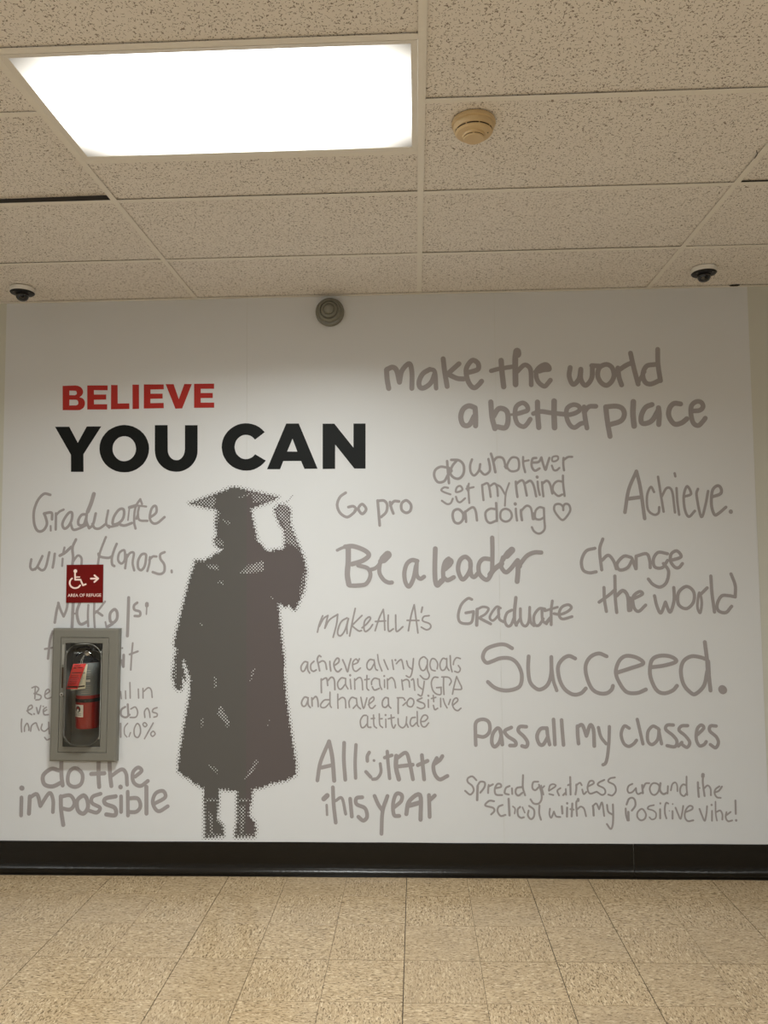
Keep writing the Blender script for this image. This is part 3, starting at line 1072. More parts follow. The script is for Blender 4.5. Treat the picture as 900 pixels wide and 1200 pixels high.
def bubble_mat():
    m, nt, p = mat_new('clear_acrylic')
    nt.nodes.remove(p)
    out = nt.nodes['Material Output']
    tr = N(nt, 'ShaderNodeBsdfTransparent')
    tr.inputs['Color'].default_value = (0.97, 0.98, 0.97, 1)
    gl = N(nt, 'ShaderNodeBsdfGlossy')
    gl.inputs['Roughness'].default_value = 0.06
    fr = N(nt, 'ShaderNodeFresnel')
    fr.inputs['IOR'].default_value = 1.5
    no = N(nt, 'ShaderNodeTexNoise')
    no.inputs['Scale'].default_value = 9
    co = N(nt, 'ShaderNodeTexCoord')
    nt.links.new(co.outputs['Object'], no.inputs['Vector'])
    b = N(nt, 'ShaderNodeBump')
    b.inputs['Strength'].default_value = 0.35
    b.inputs['Distance'].default_value = 0.01
    nt.links.new(no.outputs['Fac'], b.inputs['Height'])
    nt.links.new(b.outputs[0], gl.inputs['Normal'])
    mx = N(nt, 'ShaderNodeMixShader')
    nt.links.new(math_node(nt, 'ADD', math_node(nt, 'MULTIPLY', fr.outputs[0], 0.85), 0.012, True), mx.inputs[0])
    nt.links.new(tr.outputs[0], mx.inputs[1])
    nt.links.new(gl.outputs[0], mx.inputs[2])
    nt.links.new(mx.outputs[0], out.inputs['Surface'])
    return m
M['bubble'] = bubble_mat()

# ------------------------------------------------------------------ room shell
HOLE = (-1.942, -1.636, 0.606, 1.240)      # the opening in the mural wall that holds the extinguisher cabinet

def holed_sheet(name, x0, x1, z0, z1, y0, y1, parent, mat, hole=None):
    """A flat slab in the x-z plane, y0 (back) to y1 (front), with an optional rectangular hole."""
    bm = bmesh.new()
    if hole is None:
        box_into(bm, x0, x1, y1, y0, z0, z1)
        bmesh.ops.recalc_face_normals(bm, faces=bm.faces)
    else:
        a = (x0, x1, z0, z1)
        def rect(r, y):
            return [bm.verts.new(p) for p in ((r[0], y, r[2]), (r[1], y, r[2]), (r[1], y, r[3]), (r[0], y, r[3]))]
        of, inf, ob, ib = rect(a, y1), rect(hole, y1), rect(a, y0), rect(hole, y0)
        for i in range(4):
            j = (i + 1) % 4
            bm.faces.new((of[i], of[j], inf[j], inf[i]))
            bm.faces.new((ob[i], ob[j], ib[j], ib[i]))
            bm.faces.new((of[i], of[j], ob[j], ob[i]))
            bm.faces.new((inf[i], inf[j], ib[j], ib[i]))
        bmesh.ops.recalc_face_normals(bm, faces=bm.faces)
    return from_bm(name, bm, parent, mat)

def structure(o):
    o['kind'] = 'structure'
    return o

structure(holed_sheet('wall_back', -XW - 0.2, XW + 0.2, -0.1, CEIL + 0.35, 0.16, 0.0, None, M['wall'], HOLE))
structure(box('wall_left', -XW - 0.2, -XW, YB - 0.2, 0.0, -0.1, CEIL + 0.35, None, M['side_wall']))
structure(box('wall_right', XW, XW + 0.2, YB - 0.2, 0.0, -0.1, CEIL + 0.35, None, M['side_wall']))
structure(box('wall_front', -XW, XW, YB - 0.2, YB, -0.1, CEIL + 0.35, None, M['side_wall']))

# floor: a slab with the tiles bedded on it
floor = structure(box('floor', -XW, XW, YB, 0.0, -0.1, -0.004, None, M['joint']))
random.seed(7)
XF, YF = -0.1009, -0.2657                  # a tile joint passes through here
WIDE = {-5: 1.7, -3: 1.5, -2: 1.0, 0: 1.6, 2: 1.5, 3: 1.7, 5: 1.9, -7: 1.5, 7: 1.5}   # mm, half joint of the open seams
def half(k): return (WIDE.get(k, 0.7)) / 1000.0
def tile_mesh(w, d):
    bm = bmesh.new()
    c = 0.00012
    lo = [bm.verts.new(p) for p in ((-w/2, -d/2, -0.004), (w/2, -d/2, -0.004), (w/2, d/2, -0.004), (-w/2, d/2, -0.004))]
    mi = [bm.verts.new(p) for p in ((-w/2, -d/2, -c), (w/2, -d/2, -c), (w/2, d/2, -c), (-w/2, d/2, -c))]
    hi = [bm.verts.new(p) for p in ((-w/2+c, -d/2+c, 0), (w/2-c, -d/2+c, 0), (w/2-c, d/2-c, 0), (-w/2+c, d/2-c, 0))]
    for a, b in ((lo, mi), (mi, hi)):
        for i in range(4):
            j = (i + 1) % 4
            bm.faces.new((a[i], a[j], b[j], b[i]))
    bm.faces.new(hi)
    bmesh.ops.recalc_face_normals(bm, faces=bm.faces)
    me = bpy.data.meshes.new('floor_tile')
    bm.to_mesh(me); bm.free()
    me.materials.append(M['vct'])
    return me
tile_cache = {}
far_v, far_f = [], []
for i in range(-17, 18):
    for j in range(0, 29):
        x0 = XF + i * FT + half(i); x1 = XF + (i + 1) * FT - half(i + 1)
        y1 = YF - (j - 1) * FT - (0.0015 if j - 1 == 2 else 0.0009); y0 = YF - j * FT + (0.0015 if j == 2 else 0.0009)
        y1 = min(y1, -0.002); x0 = max(x0, -XW + .001); x1 = min(x1, XW - .001); y0 = max(y0, YB + .001)
        if x1 - x0 < 0.02 or y1 - y0 < 0.02:
            continue
        if -10 <= i <= 9 and j <= 8:
            turn = (i + j) % 2
            w, d = x1 - x0, y1 - y0
            key = (round(w, 4), round(d, 4), turn)
            if key not in tile_cache:
                tile_cache[key] = tile_mesh(d, w) if turn else tile_mesh(w, d)
            o = link('floor_tile', tile_cache[key], floor)
            o.location = ((x0 + x1) / 2, (y0 + y1) / 2, random.uniform(-0.0003, 0.0))
            o.rotation_euler.z = math.pi / 2 if turn else 0.0
        else:
            b = len(far_v)
            far_v += [(x0, y0, -0.0002), (x1, y0, -0.0002), (x1, y1, -0.0002), (x0, y1, -0.0002),
                      (x0, y0, -0.004), (x1, y0, -0.004), (x1, y1, -0.004), (x0, y1, -0.004)]
            far_f += [(b, b+1, b+2, b+3), (b, b+4, b+5, b+1), (b+1, b+5, b+6, b+2), (b+2, b+6, b+7, b+3), (b+3, b+7, b+4, b)]
o = from_py('floor_tiles_beyond', far_v, far_f, floor, M['vct'])
o['kind'] = 'stuff'

# cove base along the mural wall, in two lengths that meet in a butt joint
def cove(name, x0, x1, parent, axis='x', at=0.0, sgn=-1):
    prof = [(0.0, 0.0), (-0.047, 0.0), (-0.046, 0.0035), (-0.034, 0.0065), (-0.021, 0.014), (-0.013, 0.025), (-0.0085, 0.040), (-0.0065, 0.060),
            (-0.006, 0.150), (-0.0045, 0.1575), (0.0, 0.160)]
    n = max(2, int((x1 - x0) / 0.05))
    bm = bmesh.new()
    rows = []
    for k in range(n + 1):
        x = x0 + (x1 - x0) * k / n
        w = 0.0012 * noise.noise(Vector((x * 2.3, 0, 1))) * 2
        w2 = 0.0022 * noise.noise(Vector((x * 3.1, 5, 1)))
        row = []
        for q, (y, z) in enumerate(prof):
            zz = z + (w if z > 0.1 else 0)
            yy = y + (w2 if 0 < q < 5 else 0)
            row.append(bm.verts.new((x, yy, zz) if axis == 'x' else (at + sgn * -yy, x, zz)))
        rows.append(row)
    for a, b in zip(rows, rows[1:]):
        for q in range(len(prof)):
            r = (q + 1) % len(prof)
            bm.faces.new((a[q], a[r], b[r], b[q]))
    bm.faces.new(rows[0]); bm.faces.new(rows[-1][::-1])
    bmesh.ops.recalc_face_normals(bm, faces=bm.faces)
    return from_bm(name, bm, parent, M['base'], smooth=True)
bb = structure(cove('baseboard_back', -XW, 1.0545, None))
cove('base_section', 1.0572, XW, bb).location.y = -0.0012
structure(cove('baseboard_left', YB, -0.05, None, 'y', -XW, 1))
structure(cove('baseboard_right', YB, -0.05, None, 'y', XW, -1))

# ceiling: dark deck above, steel grid, mineral tiles lying in it
ceiling = structure(box('ceiling', -XW, XW, YB, 0.0, CEIL + 0.30, CEIL + 0.35, None, M['dark']))
BAR = 0.0245
def tee(name, x0, x1, y0, y1):
    """Exposed flange with its web above."""
    bm = bmesh.new()
    box_into(bm, x0, x1, y0, y1, CEIL, CEIL + 0.0012)
    if x1 - x0 > y1 - y0:
        box_into(bm, x0, x1, (y0 + y1) / 2 - 0.0006, (y0 + y1) / 2 + 0.0006, CEIL + 0.0012, CEIL + 0.035)
    else:
        box_into(bm, (x0 + x1) / 2 - 0.0006, (x0 + x1) / 2 + 0.0006, y0, y1, CEIL + 0.0012, CEIL + 0.035)
    bmesh.ops.recalc_face_normals(bm, faces=bm.faces)
    for f in bm.faces:
        f.material_index = 1 if f.calc_center_median().z > CEIL + 0.002 else 0
    o = from_bm(name, bm, ceiling, M['grid'])
    o.data.materials.append(M['gap_shade'])
    return o
R1 = 0.5445
cols = [-XW + 4 * FT * k for k in range(9)]
for k in range(1, 8):
    tee('main_tee', cols[k] - BAR / 2, cols[k] + BAR / 2, YB, -0.0225)
trof = {(round(x, 3), round(y, 3)) for x, y in TROFFERS}
def col_rows(ci):
    """The cross tee positions of one column, wall side first."""
    ys = [-R1 - k * MOD for k in range(14)]
    if ci == 3:                                            # this column is shifted by half a module behind the third tee
        ys = [-R1, -R1 - MOD] + [-R1 - 1.5 * MOD - k * MOD for k in range(12)]
    return [y for y in ys if y > YB + 0.1]
TILE_T = 0.014
tile_meshes = {}
LIFT = {(2, 2): (0.020, -0.022), (5, 2): (0.009, 0.004)}     # (far edge up, twist): tiles that sit askew in the grid
tees_rows = {}
for ci in range(8):
    xa, xb = cols[ci], cols[ci + 1]
    ys = col_rows(ci)
    for y in ys:
        tee('cross_tee', xa + BAR / 2 + 0.0004, xb - BAR / 2 - 0.0004, y - BAR / 2, y + BAR / 2)
    edges = [0.0] + ys + [YB]
    for r, (ya, yb) in enumerate(zip(edges, edges[1:])):
        if any(abs(xa - tx) < 0.01 and abs(ya - ty) < 0.02 for tx, ty in TROFFERS):
            continue
        w, d = (xb - xa) - 0.010, (ya - yb) - 0.010
        if r == 0: d -= 0.001
        key = (round(w, 3), round(d, 3))
        if key not in tile_meshes:
            bm = bmesh.new()
            box_into(bm, -w / 2, w / 2, -d / 2, d / 2, 0, TILE_T)
            bmesh.ops.recalc_face_normals(bm, faces=bm.faces)
            me = bpy.data.meshes.new('ceiling_tile')
            bm.to_mesh(me); bm.free()
            me.materials.append(M['tile'])
            tile_meshes[key] = me
        o = link('ceiling_tile', tile_meshes[key], ceiling)
        o.location = ((xa + xb) / 2, (ya + yb) / 2, CEIL + 0.0040)
        o.rotation_euler = (0, 0, 0)
        if (ci, r) in LIFT:
            h, tw = LIFT[(ci, r)]
            o.rotation_euler.x = math.atan2(h / 2, d)
            o.rotation_euler.y = math.atan2(tw / 2, w)
            o.location.z += h / 4 + abs(tw) / 4 + 0.0005
        elif r > 0:
            h = random.uniform(0, 0.0022)
            o.rotation_euler.x = h / d
            o.location.z += h / 2 + 0.0002
# wall angle where the grid meets the mural wall
def wall_angle():
    bm = bmesh.new()
    box_into(bm, -XW, XW, -0.0012, 0.0, CEIL - 0.001, CEIL + 0.022)
    box_into(bm, -XW, XW, -0.0222, -0.0012, CEIL - 0.001, CEIL + 0.0003)
    bmesh.ops.recalc_face_normals(bm, faces=bm.faces)
    o = from_bm('trim_1', bm, None, M['grid'])
    structure(o)
wall_angle()
# dark plate for the shade inside a broken tile edge, by the dome camera
bm = bmesh.new()
pts = [(1.640, -0.0225), (1.652, -0.0300), (1.664, -0.0275), (1.676, -0.0345), (1.690, -0.0310), (1.694, -0.0225), (1.684, -0.012), (1.66, -0.010), (1.645, -0.015)]
vs = [bm.verts.new((x, y, CEIL - 0.0013)) for x, y in pts]
up = [bm.verts.new((x, y, CEIL + 0.0010)) for x, y in pts]
bm.faces.new(vs); bm.faces.new(up[::-1])
for i in range(len(vs)):
    j = (i + 1) % len(vs)
    bm.faces.new((vs[i], vs[j], up[j], up[i]))
bmesh.ops.recalc_face_normals(bm, faces=bm.faces)
from_bm('broken_edge_shade', bm, ceiling, M['dark'])['label'] = 'small dark plate for the shade in a broken tile edge'
# thin dark tube added for the bend line in the right main tee
tube('tee_bend_line', [(1.190, -1.405, CEIL - 0.0012), (1.203, -1.380, CEIL - 0.0022), (1.2075, -1.350, CEIL - 0.0012)], 0.0013, ceiling, M['slot'], 6)['label'] = 'thin dark bend line on the main tee'

# ------------------------------------------------------------------ troffers
for n, (tx, ty) in enumerate(TROFFERS):
    x0, x1 = tx + BAR / 2, tx + 4 * FT - BAR / 2
    yf, yn = ty - BAR / 2, ty - MOD + BAR / 2
    lab = ['lit recessed fluorescent ceiling light with a flat white lens, in view above the mural',
           'lit recessed ceiling light overhead, in the centre row just behind the camera',
           'lit recessed ceiling light in the left row, beside the left wall',
           'lit recessed ceiling light in the right row, behind the camera'][n]
    t = empty('ceiling_light', ((x0 + x1) / 2, (yf + yn) / 2, CEIL), lab, 'light', 'recessed troffer lights in the grid ceiling')
    cx, cy = (x0 + x1) / 2, (yf + yn) / 2
    hx, hy = (x1 - x0) / 2, (yf - yn) / 2
    def frame_bm(o, i, zb, zt):
        bm = bmesh.new()
        L4 = lambda a, b, z: [bm.verts.new(p) for p in ((-a, -b, z), (a, -b, z), (a, b, z), (-a, b, z))]
        loops = [L4(hx - o, hy - o, zt), L4(hx - o, hy - o, zb), L4(hx - i, hy - i, zb + 0.003), L4(hx - i, hy - i, zt)]
        for a, b in zip(loops, loops[1:] + loops[:1]):
            for k in range(4):
                j = (k + 1) % 4
                bm.faces.new((a[k], a[j], b[j], b[k]))
        bmesh.ops.recalc_face_normals(bm, faces=bm.faces)
        return bm
    from_bm('housing', frame_bm(-0.008, 0.0005, 0.0014, 0.10), t, M['frame'])
    from_bm('lens_frame', frame_bm(0.001, 0.020, -0.001, 0.012), t, M['frame'])
    box('housing_top', -hx, hx, -hy, hy, 0.098, 0.10, t, M['frame'])
    box('lens', -hx + 0.018, hx - 0.018, -hy + 0.018, hy - 0.018, 0.0045, 0.0075, t, M['lens'])
    ld = bpy.data.lights.new('tube_light', 'AREA')
    ld.shape = 'RECTANGLE'
    ld.size, ld.size_y = 2 * hx - 0.28, 2 * hy - 0.22
    ld.energy = LAMP_W
    ld.color = LAMP_COL
    ld.spread = math.radians(SPREAD)
    lo_ = bpy.data.objects.new('tube_light', ld)
    COL.objects.link(lo_)
    lo_.parent = t
    lo_.location = (0, 0, 0.0035)

# ------------------------------------------------------------------ mural
mural = empty('wall_mural', (0.0, -0.001, 0.16), 'wide printed wall mural of a graduate and handwritten goals on the back wall', 'mural')
MZ = Vector((0, -0.001, 0.16))
def on_mural(o):
    """Keep world coordinates while the part hangs on the mural's empty."""
    o.parent = mural
    o.matrix_parent_inverse = Matrix.Translation(-MZ)
    return o
MX = [-2.276, SEAM, 0.402, 1.741]
for k in range(3):
    g = 0.0005
    on_mural(holed_sheet('mural_panel', MX[k] + (g if k else 0), MX[k + 1] - (g if k < 2 else 0), 0.1585, CEIL - 0.0015, -0.0002, -0.0016, None, M['vinyl'], HOLE if k == 0 else None))

INK_Y = -0.0019
def ribbon(bm, pts, w, idx):
    """One pen stroke as a flat round-ended ribbon; every piece sits a hair above the one before."""
    P = catmull3([(x, 0, z) for x, z in pts], 5) if len(pts) > 2 else [Vector((x, 0, z)) for x, z in pts]
    r = w / 2
    for i, p in enumerate(P):
        y = INK_Y - 0.00001 * (idx[0] % 151)
        idx[0] += 1
        n = 12
        c = [bm.verts.new((p.x + r * math.cos(2 * math.pi * k / n), y, p.z + r * math.sin(2 * math.pi * k / n))) for k in range(n)]
        bm.faces.new(c)
        if i + 1 < len(P):
            q = P[i + 1]
            d = q - p
            if d.length < 1e-5:
                continue
            s = Vector((-d.z, 0, d.x)).normalized() * r
            y = INK_Y - 0.00001 * (idx[0] % 151)
            idx[0] += 1
            bm.faces.new([bm.verts.new((v.x, y, v.z)) for v in (p + s, q + s, q - s, p - s)])

def face_out(bm):
    for f in bm.faces:
        f.normal_update()
        if f.normal.y > 0:
            f.normal_flip()

for words, text in HAND:
    bm = bmesh.new()
    idx = [0]
    for line in text.split('\n'):
        w, nums = line.split(':')
        v = [int(a) / 1000.0 for a in nums.split()]
        ribbon(bm, list(zip(v[0::2], v[1::2])), int(w) / 1000.0, idx)
    face_out(bm)
    o = on_mural(from_bm('handwriting', bm, None, M['ink']))
    o['label'] = 'grey handwritten words: ' + words

def flat_print(name, outlines, y, depth, mat):
    """Filled print with holes from closed outlines (mm)."""
    cu = bpy.data.curves.new(name, 'CURVE')
    cu.dimensions = '2D'
    cu.fill_mode = 'BOTH'
    cu.extrude = depth
    for o in outlines:
        pts = [(o[i] / 1000.0, o[i + 1] / 1000.0) for i in range(0, len(o), 2)]
        s = cu.splines.new('POLY')
        s.points.add(len(pts) - 1)
        for k, (x, z) in enumerate(pts):
            s.points[k].co = (x, z, 0, 1)
        s.use_cyclic_u = True
    tmp = bpy.data.objects.new(name, cu)
    COL.objects.link(tmp)
    bpy.context.view_layer.update()
    dg = bpy.context.evaluated_depsgraph_get()
    me = bpy.data.meshes.new_from_object(tmp.evaluated_get(dg))
    bpy.data.objects.remove(tmp)
    bpy.data.curves.remove(cu)
    me.transform(Matrix.Translation((0, y, 0)) @ Matrix.Rotation(math.pi / 2, 4, 'X'))
    me.name = name
    me.materials.clear()
    return link(name, me, None, mat)

on_mural(flat_print('headline', BELIEVE, -0.0020, 0.0003, M['red_ink']))['label'] = 'red capitals reading BELIEVE'
on_mural(flat_print('headline', YOU_CAN[:4], -0.0020, 0.0003, M['black_ink']))['label'] = 'large black capitals reading YOU'
on_mural(flat_print('headline', YOU_CAN[4:], -0.0020, 0.0003, M['black_ink']))['label'] = 'large black capitals reading CAN'

# the graduate: a solid shape whose edges and folds break up into a dot screen
def mmpts(o): return [(o[i] / 1000.0, o[i + 1] / 1000.0) for i in range(0, len(o), 2)]
GR = mmpts(GRADUATE[0])
def inside(p, poly):
    x, y = p
    c = False
    j = len(poly) - 1
    for i in range(len(poly)):
        xi, yi = poly[i]; xj, yj = poly[j]
        if (yi > y) != (yj > y) and x < (xj - xi) * (y - yi) / (yj - yi) + xi:
            c = not c
        j = i
    return c
def edge_dist(p, poly):
    best = 9.0
    px, py = p
    for i in range(len(poly)):
        ax, ay = poly[i]; bx, by = poly[(i + 1) % len(poly)]
        dx, dy = bx - ax, by - ay
        t = max(0, min(1, ((px - ax) * dx + (py - ay) * dy) / (dx * dx + dy * dy + 1e-12)))
        best = min(best, math.hypot(px - ax - t * dx, py - ay - t * dy))
    return best
sil = on_mural(flat_print('graduate_silhouette', GRADUATE, -0.0020, 0.0003, M['robe_ink']))
sil['label'] = 'dark silhouette of a graduate in cap and gown raising one hand'
HTP = [mmpts(h) for h in HALFTONE]
S = 0.0172
dark, light = bmesh.new(), bmesh.new()
def dot(bm, x, z, r, y):
    bm.faces.new([bm.verts.new((x + r * math.cos(math.pi / 3 * k), y, z + r * math.sin(math.pi / 3 * k))) for k in range(6)])
xs = [p[0] for p in GR]; zs = [p[1] for p in GR]
nz = int((max(zs) - min(zs)) / S * 2) + 8
nx = int((max(xs) - min(xs)) / S) + 8
for a in range(nz):
    z = min(zs) - 3 * S + a * S / 2
    if z < 0.166:
        continue
    for b in range(nx):
        x = min(xs) - 3 * S + (b + (a % 2) * 0.5) * S
        d = edge_dist((x, z), GR)
        if inside((x, z), GR):
            hl = [h for h in HTP if inside((x, z), h)]
            r = 0.0
            if hl:
                r = 0.0037 + 0.0009 * noise.noise(Vector((x * 30, z * 30, 0)))
                r *= min(1.0, 0.5 + min(edge_dist((x, z), h) for h in hl) / 0.016)
            elif d < S * 0.42:
                r = 0.0027
            if r > 0.0008:
                dot(light, x, z, r, -0.0026)
        elif d < S * 0.95:
            dot(dark, x, z, 0.0052 * (1 - d / (S * 1.55)), -0.0023)
# tassel of dots flying above the hand
for (x, z) in TASSEL:
    dot(dark, x, z, 0.0030, -0.0023)
for bm, nm, mt in ((dark, 'halftone_dots', M['robe_ink']), (light, 'halftone_gaps', M['vinyl'])):
    face_out(bm)
    o = from_bm(nm, bm, sil, mt)
    o['kind'] = 'stuff'

# ------------------------------------------------------------------ area of refuge sign
sx0, sx1, sz0, sz1 = -1.911, -1.711, 1.404, 1.607
sign = empty('refuge_sign', ((sx0 + sx1) / 2, -0.002, sz0), 'square dark red AREA OF REFUGE sign with wheelchair symbol and arrow', 'sign')
SG = Vector(sign.location)
def on_sign(o):
    o.parent = sign
    o.matrix_parent_inverse = Matrix.Translation(-SG)
    return o
on_sign(box('sign_plate', sx0, sx1, -0.0065, -0.0026, sz0, sz1, None, M['sign_red'], 0.0008))
def sign_pt(u, v):          # u, v in 0..1 from the top left corner
    return (sx0 + u * (sx1 - sx0), sz1 - v * (sz1 - sz0))
def sign_strokes(name, strokes, smooth=True):
    bm = bmesh.new()
    i = 0
    for w, pts in strokes:
        P = [sign_pt(u / 770.0, v / 790.0) for u, v in pts]
        P = [Vector((x, 0, z)) for x, z in P]
        r = w / 770.0 * 0.2 / 2
        for a, p in enumerate(P):
            y = -0.0068 - 0.00002 * (i % 20); i += 1
            bm.faces.new([bm.verts.new((p.x + r * math.cos(math.pi / 8 * k), y, p.z + r * math.sin(math.pi / 8 * k))) for k in range(16)])
            if a + 1 < len(P):
                q = P[a + 1]
                s = Vector((-(q - p).z, 0, (q - p).x)).normalized() * r
                y = -0.0068 - 0.00002 * (i % 20); i += 1
                bm.faces.new([bm.verts.new((v.x, y, v.z)) for v in (p + s, q + s, q - s, p - s)])
    face_out(bm)
    return on_sign(from_bm(name, bm, None, M['sign_white']))
arc = [(190 + 118 * math.cos(math.radians(a)), 375 + 112 * math.sin(math.radians(a))) for a in range(30, 246, 12)]
sign_strokes('wheelchair_symbol', [(76, [(186, 132), (187, 133)]), (34, [(180, 160), (186, 310)]), (26, [(190, 258), (278, 258)]),
                                   (34, [(186, 312), (298, 312), (352, 430), (410, 408)]), (34, arc)])
sign_strokes('arrow_symbol', [(36, [(515, 292), (665, 292)]), (36, [(590, 225), (668, 292), (590, 362)])])

def text_mesh(name, body, size, width, mat, thick=0.0, bold=0.0):
    """Text in Blender's built-in font as a mesh in the x-z plane, scaled to a width, origin at its lower left."""
    cu = bpy.data.curves.new(name, 'FONT')
    cu.body = body
    cu.size = size
    cu.offset = bold
    cu.extrude = thick
    tmp = bpy.data.objects.new(name, cu)
    COL.objects.link(tmp)
    bpy.context.view_layer.update()
    me = bpy.data.meshes.new_from_object(tmp.evaluated_get(bpy.context.evaluated_depsgraph_get()))
    bpy.data.objects.remove(tmp)
    bpy.data.curves.remove(cu)
    me.transform(Matrix.Rotation(math.pi / 2, 4, 'X'))
    xs_ = [v.co.x for v in me.vertices]; zs_ = [v.co.z for v in me.vertices]
    s = width / (max(xs_) - min(xs_))
    h = size / (max(zs_) - min(zs_))
    me.transform(Matrix.Diagonal((s, 1, h, 1)) @ Matrix.Translation((-min(xs_), 0, -min(zs_))))
    me.name = name
    me.materials.clear()
    return link(name, me, None, mat)
t = text_mesh('sign_lettering', 'AREA OF REFUGE', 0.0165, 0.182, M['sign_white'], 0.0002, 0.0001)
t.data.transform(Matrix.Translation((sx0 + 0.009, -0.0069, sz1 - 0.1715)))
on_sign(t)

# ------------------------------------------------------------------ fire extinguisher cabinet
cab = empty('extinguisher_cabinet', (-1.781, -0.0016, 0.577), 'grey metal wall cabinet with a clear bubble window, holding a fire extinguisher', 'cabinet')
CB = Vector(cab.location)
def on_cab(o):
    o.parent = cab
    o.matrix_parent_inverse = Matrix.Translation(-CB)
    return o
OUT = (-1.959, -1.603, 0.577, 1.269)
DOOR = (-1.913, -1.653, 0.624, 1.223)
WIN = (-1.888, -1.689, 0.654, 1.193)
on_cab(ring('trim_frame', OUT, DOOR, -0.045, -0.0018, None, M['cabinet'], inset=0.010, inset_in=0.001))
DG = 0.0022
on_cab(ring('door', (DOOR[0] + DG, DOOR[1] - DG, DOOR[2] + DG, DOOR[3] - DG), WIN, -0.0435, -0.030, None, M['cabinet'], inset=0.0012, inset_in=0.001))
# tub set into the wall
bm = bmesh.new()
tx0, tx1, tz0, tz1 = -1.928, -1.634, 0.611, 1.236
a = [bm.verts.new(p) for p in ((tx0, -0.028, tz0), (tx1, -0.028, tz0), (tx1, -0.028, tz1), (tx0, -0.028, tz1))]
b = [bm.verts.new(p) for p in ((tx0, 0.145, tz0), (tx1, 0.145, tz0), (tx1, 0.145, tz1), (tx0, 0.145, tz1))]
for i in range(4):
    j = (i + 1) % 4
    bm.faces.new((a[i], b[i], b[j], a[j]))
bm.faces.new(b)
on_cab(from_bm('tub', bm, None, M['tub']))
# bubble window: a pillow of clear acrylic clamped behind the door, with rounded lower corners
def bubble():
    bm = bmesh.new()
    nu, nv = 28, 56
    hw, hh = (WIN[1] - WIN[0]) / 2 - 0.004, (WIN[3] - WIN[2]) / 2 - 0.003
    cx, cz = (WIN[0] + WIN[1]) / 2, (WIN[2] + WIN[3]) / 2
    D = 0.070
    rows = []
    for i in range(nv + 1):
        row = []
        v = -1 + 2 * i / nv
        for k in range(nu + 1):
            u = -1 + 2 * k / nu
            # distance inside a rounded rectangle, in metres
            R = 0.075
            qx, qz = abs(u) * hw - (hw - R), abs(v) * hh - (hh - R)
            d = -(math.hypot(max(qx, 0), max(qz, 0)) + min(max(qx, qz), 0) - R)
            t = max(0.0, min(1.0, d / 0.052))
            y = -0.034 - D * math.sqrt(max(0.0, 1 - (1 - t) ** 2.2))
            row.append(bm.verts.new((cx + u * hw, y, cz + v * hh)))
        rows.append(row)
    for a_, b_ in zip(rows, rows[1:]):
        for k in range(nu):
            bm.faces.new((a_[k], a_[k + 1], b_[k + 1], b_[k]))
    bmesh.ops.recalc_face_normals(bm, faces=bm.faces)
    return from_bm('bubble_window', bm, None, M['bubble'], smooth=True)
bub = on_cab(bubble())
# pale bead on the acrylic edge; the edge reflections are in its colour
RR, ex, ez = 0.072, (WIN[1] - WIN[0]) / 2 - 0.006, (WIN[3] - WIN[2]) / 2 - 0.005
ccx, ccz = (WIN[0] + WIN[1]) / 2, (WIN[2] + WIN[3]) / 2
edge = []
for qx, qz, a0 in ((1, -1, -90), (1, 1, 0), (-1, 1, 90), (-1, -1, 180)):
    for k in range(5):
        t_ = math.radians(a0 + 90 * k / 4)
        edge.append((ccx + qx * (ex - RR) + RR * math.cos(t_), -0.040, ccz + qz * (ez - RR) + RR * math.sin(t_)))
edge.append(edge[0])
tube('acrylic_edge_glint', edge, 0.0016, None, M['edge'], 8).parent = bub
# recessed pull
h = on_cab(box('pull_handle', -1.9030, -1.8940, -0.0446, -0.0434, 0.958, 1.066, None, M['slot']))
h['label'] = 'dark recessed pull slot'
lk = on_cab(lathe('lock', [(0.0, 0.0), (0.0095, 0.0), (0.0095, 0.004), (0.0082, 0.0055), (0.0, 0.0055)], 24, '-y', None, M['lockm'], (-1.8995, -0.0436, 0.925)))
lk['label'] = 'round chrome lock'
kh = lathe('keyhole', [(0.0, 0.0), (0.0045, 0.0), (0.0045, 0.0006), (0, 0.0006)], 16, '-y', None, M['slot'], (-1.8995, -0.0490, 0.924))
kh.parent = lk
bm = bmesh.new()
box_into(bm, -1.9035, -1.8935, -0.0440, -0.0436, 1.080, 1.185)
bmesh.ops.recalc_face_normals(bm, faces=bm.faces)
st = on_cab(from_bm('notice_strip', bm, None, M['strip']))
bm = bmesh.new()
z = 1.086
random.seed(4)
while z < 1.178:
    hgt = random.uniform(0.003, 0.006)
    box_into(bm, -1.9015, -1.8955, -0.0444, -0.0440, z, z + hgt)
    z += hgt + random.choice((0.0018, 0.0018, 0.006))
bmesh.ops.recalc_face_normals(bm, faces=bm.faces)
o = from_bm('notice_print', bm, None, M['strip'])
o.parent = st
# hinge barrels on the right edge of the door
for z in (0.70, 1.14):
    on_cab(lathe('hinge', [(0, 0), (0.0035, 0), (0.0035, 0.05), (0, 0.05)], 12, 'z', None, M['cabinet'], (DOOR[1] + 0.0005, -0.0455, z)))
# bracket at the back of the tub
bm = bmesh.new()
box_into(bm, -1.815, -1.785, 0.118, 0.145, 0.86, 1.06)
box_into(bm, -1.84, -1.76, 0.112, 0.120, 1.03, 1.045)
bmesh.ops.recalc_face_normals(bm, faces=bm.faces)
on_cab(from_bm('wall_bracket', bm, None, M['chrome']))

cab.location.x -= 0.0115                   # the box hangs a touch out of plumb
cab.rotation_euler.y = 0.0105

